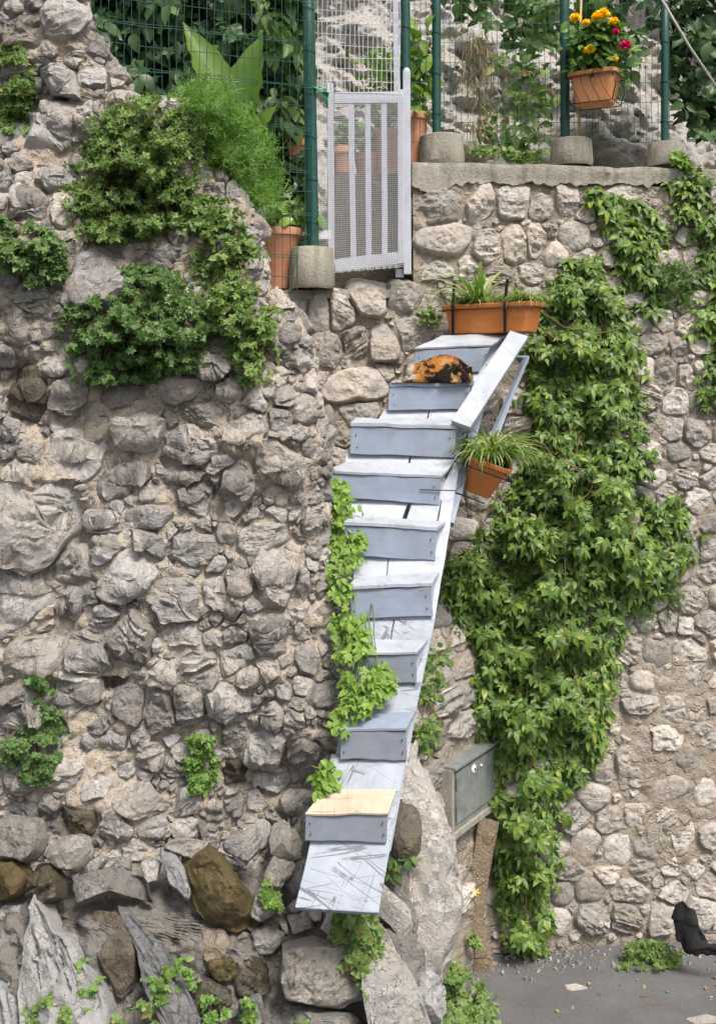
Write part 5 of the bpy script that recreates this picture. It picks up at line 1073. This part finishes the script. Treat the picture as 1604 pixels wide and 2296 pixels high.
# ---- garden behind the fence
bush('dark_climber', 'dense dark climber with hanging leaves behind the wire fence left of the gate', 'climber', [(-150, 150, 690), (0, 160, 690), (120, 200, 690), (220, 250, 680), (320, 380, 670), (400, 480, 660)], 4200, lambda x, y: 10.7, 1.0, (.10, .2), T_OVAL + T_ROSB[:1], L_DARK, 70, (0, -1, .6), .5, (0, -.1, -1), .5, .3, 60, 0, 20, dome=False)
bush('hanging_vine', 'grey green vine curtain hanging beside the latch-side fence post', 'vine', [(-100, 560, 700), (0, 580, 695), (80, 600, 690), (160, 610, 690), (240, 620, 680), (300, 640, 670)], 520, lambda x, y: 9.7, .45, (.09, .17), T_OVAL, L_WEEDD, 71, (0, -1, .4), .5, (0, -.1, -1), .35, .8, 50, 0, 14, dome=False)
bush('ground_cover', 'dark low growth on the terrace under the climber', 'undergrowth', [(340, 400, 690), (450, 560, 690), (560, 600, 690), (640, 600, 680)], 500, lambda x, y: 10.3, .7, (.08, .15), T_ROSB, L_DARK, 72, gaps=.9, stems=0, dome=False)
bush('dark_bush', 'dark bush hanging over the cliff in the upper right corner', 'bush', [(-150, 1400, 1700), (-20, 1440, 1700), (80, 1490, 1690), (180, 1500, 1690), (270, 1520, 1680), (310, 1560, 1660)], 1300, lambda x, y: 10.9, .8, (.09, .18), T_OVAL + T_ROSB[:1], L_DARK, 73, gaps=.45, stems=12, dome=False)
bush('dark_bush', 'green foliage hanging over the cliff at the top behind the marigolds', 'bush', [(-150, 950, 1480), (-30, 960, 1480), (40, 990, 1450), (110, 1190, 1420), (170, 1290, 1420), (200, 1340, 1400)], 1100, lambda x, y: 11.0, .7, (.09, .18), T_OVAL + T_ROSB[:1], L_WEEDD, 74, gaps=.72, stems=12, dome=False)
# broad upright leaves (two big blades and a few small ones)
bp = thing('broad_leaf_plant', 'plant with two tall broad pale green leaves behind the fence', 'plant', at(510, 360, 9.0))
def bigleaf(x0, y0, x1, y1, Y0, Y1, wpx, side, mat=L_BROAD, fold=.5):
    a, b = at(x0, y0, Y0), at(x1, y1, Y1); L_ = np.linalg.norm(b - a); t = (b - a) / L_; nrm = np.array([side, -1, .3]); nrm -= t * (t @ nrm); nrm /= np.linalg.norm(nrm)
    V, f = leaflet(1, wpx / 2 / F * Y0 / L_, fold * 1.5, .16, 12, .82); V[:, 2] += .012 * np.sin(V[:, 1] * 40) * np.abs(V[:, 0]) / .1; M = np.stack([np.cross(t, nrm), t, nrm], 1); X = (V * L_) @ M.T + a; X = X + .012 * fbm(X * 9, 3, int(x0))[:, None]; part('leaf', X, f, mat, bp)
bigleaf(515, 300, 425, 34, 8.95, 8.85, 88, .5); bigleaf(535, 345, 568, 68, 8.95, 8.8, 100, -.35); bigleaf(560, 330, 608, 235, 8.9, 8.75, 50, -.3); bigleaf(565, 340, 585, 262, 8.9, 8.7, 55, .3); bigleaf(560, 350, 600, 300, 8.9, 8.7, 45, 0); bigleaf(470, 330, 455, 170, 8.95, 8.8, 40, .3); bigleaf(580, 360, 590, 300, 8.9, 8.75, 30, .2)
V, f = join([tube([at(520, 470, 9.0), at(515, 380, 9.0), at(x, 325, 8.95)], .012, 6) for x in (505, 530, 560)]); part('stalks', V, f, STEMG, bp)
# succulents in the big pot, plants in the other pots
def leaves_round(name, label, top, n, size, rad, hgt, temps, mat, seed, single=0, cat='plant'):
    rg = np.random.default_rng(seed); P = np.asarray(top) + np.stack([rg.normal(0, rad, n), rg.normal(0, rad, n), rg.random(n) * hgt], -1); root = thing(name, label, cat, top)
    leafmass('foliage', P, frames(n, rg, (0, -.7, 1), .6, (0, -.3, .2), 1.0), rg.uniform(*size, n), temps, mat, root, rg, single)
    L = [tube([np.asarray(top) + [0, 0, -.03], (np.asarray(top) + P[i]) / 2 + rg.normal(0, .01, 3), P[i]], .005, 5, False) for i in range(0, n, max(1, n // 10))]; [part('stem', V, f, STEMG, root) for V, f in L]; return root
leaves_round('succulent_plant', 'pale green succulent growing in the large terracotta pot', topA + [.05, 0, 0], 60, (.10, .17), .10, .2, T_OVAL, L_SUCC, 80, 60)
leaves_round('basil_plant', 'bright broad-leaved plant in the tall pot right behind the gate post', topC + [.03, 0, 0], 90, (.12, .2), .08, .75, T_OVAL, L_BRIGHT, 81, 90)
leaves_round('potted_herb', 'pale herb in the leftmost pot behind the gate netting', topD, 80, (.05, .1), .07, .22, T_ROSB, L_WEED, 82); leaves_round('potted_herb', 'pale herb in the middle pot behind the gate netting', topE, 110, (.05, .1), .08, .25, T_ROSB, L_SUCC, 83); leaves_round('potted_shrub', 'lime shrub rising from the rightmost pot behind the gate netting', topF, 120, (.09, .16), .11, .75, T_ROSB, L_BRIGHT, 84); leaves_round('potted_herb', 'withered herb in the small brown pot by the fence post', topB, 50, (.04, .09), .07, .12, T_ROS, L_WEED, 85)

bush('dry_stalks', 'dry brown stalks and grass hanging on the cliff behind the fence', 'dry grass', [(60, 1040, 1110), (140, 1030, 1120), (220, 1035, 1090), (300, 1050, 1080)], 260, lambda x, y: 10.3, .3, (.08, .18), [leaflet(1, .03, .1, .3, 3, 1.0)], L_DRY, 75, (0, -1, .3), .6, (0, -.1, -1), .5, .9, 40, 0, 20, dome=False)
bush('cliff_plant', 'sparse green plants growing on the cliff ledge behind the fence', 'plants', [(120, 1100, 1200), (200, 1130, 1240), (300, 1060, 1230), (345, 1050, 1230)], 260, lambda x, y: 10.4, .3, (.06, .13), T_OVAL + T_ROS[:1], L_WEED, 76, (0, -1, .5), .6, (0, -.2, -.2), 1.0, .62, 30, 0, 8, dome=False)

# gravel and leaf litter swept against the foot of the wall
rg = np.random.default_rng(77); L = []
for k in range(300):
    x = rg.uniform(.5, 3.4); y = float(YR(x, 0)) - .03 - abs(rg.normal(0, .16)); r = rg.uniform(.005, .022); a = rg.uniform(0, 6.28, 5); t = rg.uniform(.6, 1, 5)
    V = np.array([(x + r * t[i] * math.cos(i * 1.257), y + r * t[i] * math.sin(i * 1.257), -.004) for i in range(5)] + [(x + r * .6 * math.cos(i * 1.257 + .4), y + r * .6 * math.sin(i * 1.257 + .4), .004 + r * rg.uniform(.5, 1.1)) for i in range(5)])
    L.append((V, [(0, 1, 6, 5), (1, 2, 7, 6), (2, 3, 8, 7), (3, 4, 9, 8), (4, 0, 5, 9), (5, 6, 7, 8, 9)]))
V, f = join(L); g = part('gravel', V, f, STONE, None, False); stuff(g); g['label'] = 'loose gravel and chips swept along the foot of the wall'; g['category'] = 'gravel'
n = 30; P = np.stack([rg.uniform(.5, 3.2, n), 9.0 - np.abs(rg.normal(0, .35, n)), np.full(n, .018)], -1); rt = thing('leaf_litter', 'dry brown leaf litter scattered on the road under the creeper', 'leaf litter', (1.6, 8.6, .02))
leafmass('dry_leaves', P, frames(n, rg, (0, 0, 1), .25, (0, -1, 0), 1.0), rg.uniform(.02, .06, n), T_OVAL, L_DRY, rt, rg)
# ------------------------------------------------------------------ sleeping calico cat on the eighth step
cc = (TREAD[7][0] + TREAD[7][1]) / 2; ty = TREAD[7][4]
def cp(px, py, dy=0.0): return at(px, py, ty + .10 + dy)
EL = [  # centre, radii: arched back, loin, shoulder, tucked head and ears, thigh, hind leg, foot, white haunch, fore paws, tail
 (cp(994, 840), (.185, .125, .145)), (cp(955, 842, .01), (.12, .115, .11)), (cp(1030, 845, 0), (.09, .11, .10)), (cp(1040, 846, -.10), (.06, .055, .055)), (cp(1054, 828, -.10), (.014, .012, .026)), (cp(1028, 829, -.125), (.014, .012, .026)),
 (cp(962, 843, -.105), (.075, .05, .058)), (cp(936, 848, -.115), (.06, .032, .03)), (cp(912, 852, -.115), (.045, .024, .020)), (cp(895, 856, -.115), (.034, .021, .014)), (cp(882, 858, -.115), (.024, .019, .012)), (cp(926, 832, .0), (.05, .05, .055)), (cp(1005, 852, -.12), (.06, .04, .03)), (cp(1022, 855, -.13), (.04, .03, .02))]
allp = np.array([e[0] for e in EL]); lo = allp.min(0) - .2; hi = allp.max(0) + .2; st = .0085
gx, gy, gz = [np.arange(lo[i], hi[i], st) for i in range(3)]
bm = bmesh.new()
for c, r in EL:
    bmesh.ops.create_icosphere(bm, subdivisions=3, radius=1, matrix=Matrix.Translation(Vector(c.tolist())) @ Matrix.Diagonal((*r, 1)))
me = bpy.data.meshes.new('cat_body'); bm.to_mesh(me); bm.free()
tmp = bpy.data.objects.new('tmp', me); C.objects.link(tmp)
m = tmp.modifiers.new('r', 'REMESH'); m.mode = 'VOXEL'; m.voxel_size = .007; m = tmp.modifiers.new('s', 'SMOOTH'); m.iterations = 8; m.factor = .6
dg = bpy.context.evaluated_depsgraph_get(); ev = bpy.data.meshes.new_from_object(tmp.evaluated_get(dg)); bpy.data.objects.remove(tmp)
V = np.zeros(len(ev.vertices) * 3); ev.vertices.foreach_get('co', V); V = V.reshape(-1, 3); Nv = np.zeros(len(ev.vertices) * 3); ev.vertices.foreach_get('normal', Nv); Nv = Nv.reshape(-1, 3)
zt = cc[2] + .002
V[:, 2] = np.maximum(V[:, 2], zt); base_c = np.array([cp(975, 858)[0], ty + .08, zt])
def m_cat():
    k = NT('calico fur'); v = k.objc(); w_ = k.n('VectorMath', 0, p={'operation': 'ADD'}, i0=v, i1=k.n('VectorMath', 0, p={'operation': 'SCALE'}, i0=k.n('TexNoise', 1, Vector=v, Scale=14.0, Detail=3.0), Scale=.09))
    a = k.noise(k.mapv(w_, (9, 8, 10), (0, .5, 0)), 1.0, 3, .5); st_ = k.noise(k.mapv(v, (70, 40, 40), (0, .6, 0)), 1.0, 4, .6)
    col = k.mix(k.ramp(st_, .35, .7), (.70, .34, .09), (.42, .15, .03)); b = k.noise(k.mapv(w_, (5, 6, 6)), 1.0, 2, .5); col = k.mix(k.ramp(b, .52, .60, 0, .8), col, (.60, .40, .19))
    col = k.mix(k.ramp(a, .44, .495), col, (.03, .022, .02))
    x = k.n('SeparateXYZ', 0, Vector=w_); z = k.n('SeparateXYZ', 2, Vector=w_)
    col = k.mix(k.ramp(x, -.235, -.19, 1, 0), col, (.68, .62, .54)); col = k.mix(k.math('MULTIPLY', k.math('MULTIPLY', k.ramp(x, -.125, -.105, 1, 0), k.ramp(x, -.2, -.18)), k.ramp(z, .05, .08)), col, (.66, .60, .52))
    return k.fin(col, .85, k.bump(st_, .3, .006), .15)
CATM = m_cat(); faces = [tuple(p.vertices) for p in ev.polygons]
cat = tag(obj('cat', mesh('cat', V - base_c, faces, CATM), None, base_c), 'calico cat curled up asleep on a blue grey step', 'cat')
rg = np.random.default_rng(90); idx = rg.integers(0, len(V), 26000); idx = idx[(V[idx, 2] > zt + .004)]; p = V[idx] + rg.normal(0, .002, (len(idx), 3)); nn = Nv[idx]
flow = np.array([-.6, -.1, -.45]) + rg.normal(0, .25, (len(idx), 3)); dd = nn * .45 + flow - nn * (flow * nn).sum(1)[:, None]; dd /= np.linalg.norm(dd, axis=1)[:, None]; sd_ = np.cross(dd, nn); sd_ /= np.linalg.norm(sd_, axis=1)[:, None] + 1e-9; ln = rg.uniform(.011, .024, len(idx))[:, None]
H_ = np.stack([p - sd_ * .0012, p + sd_ * .0012, p + dd * ln], 1).reshape(-1, 3) - base_c
fur = obj('fur', mesh('fur', H_, np.arange(len(H_)).reshape(-1, 3), CATM), cat, base_c); stuff(fur)
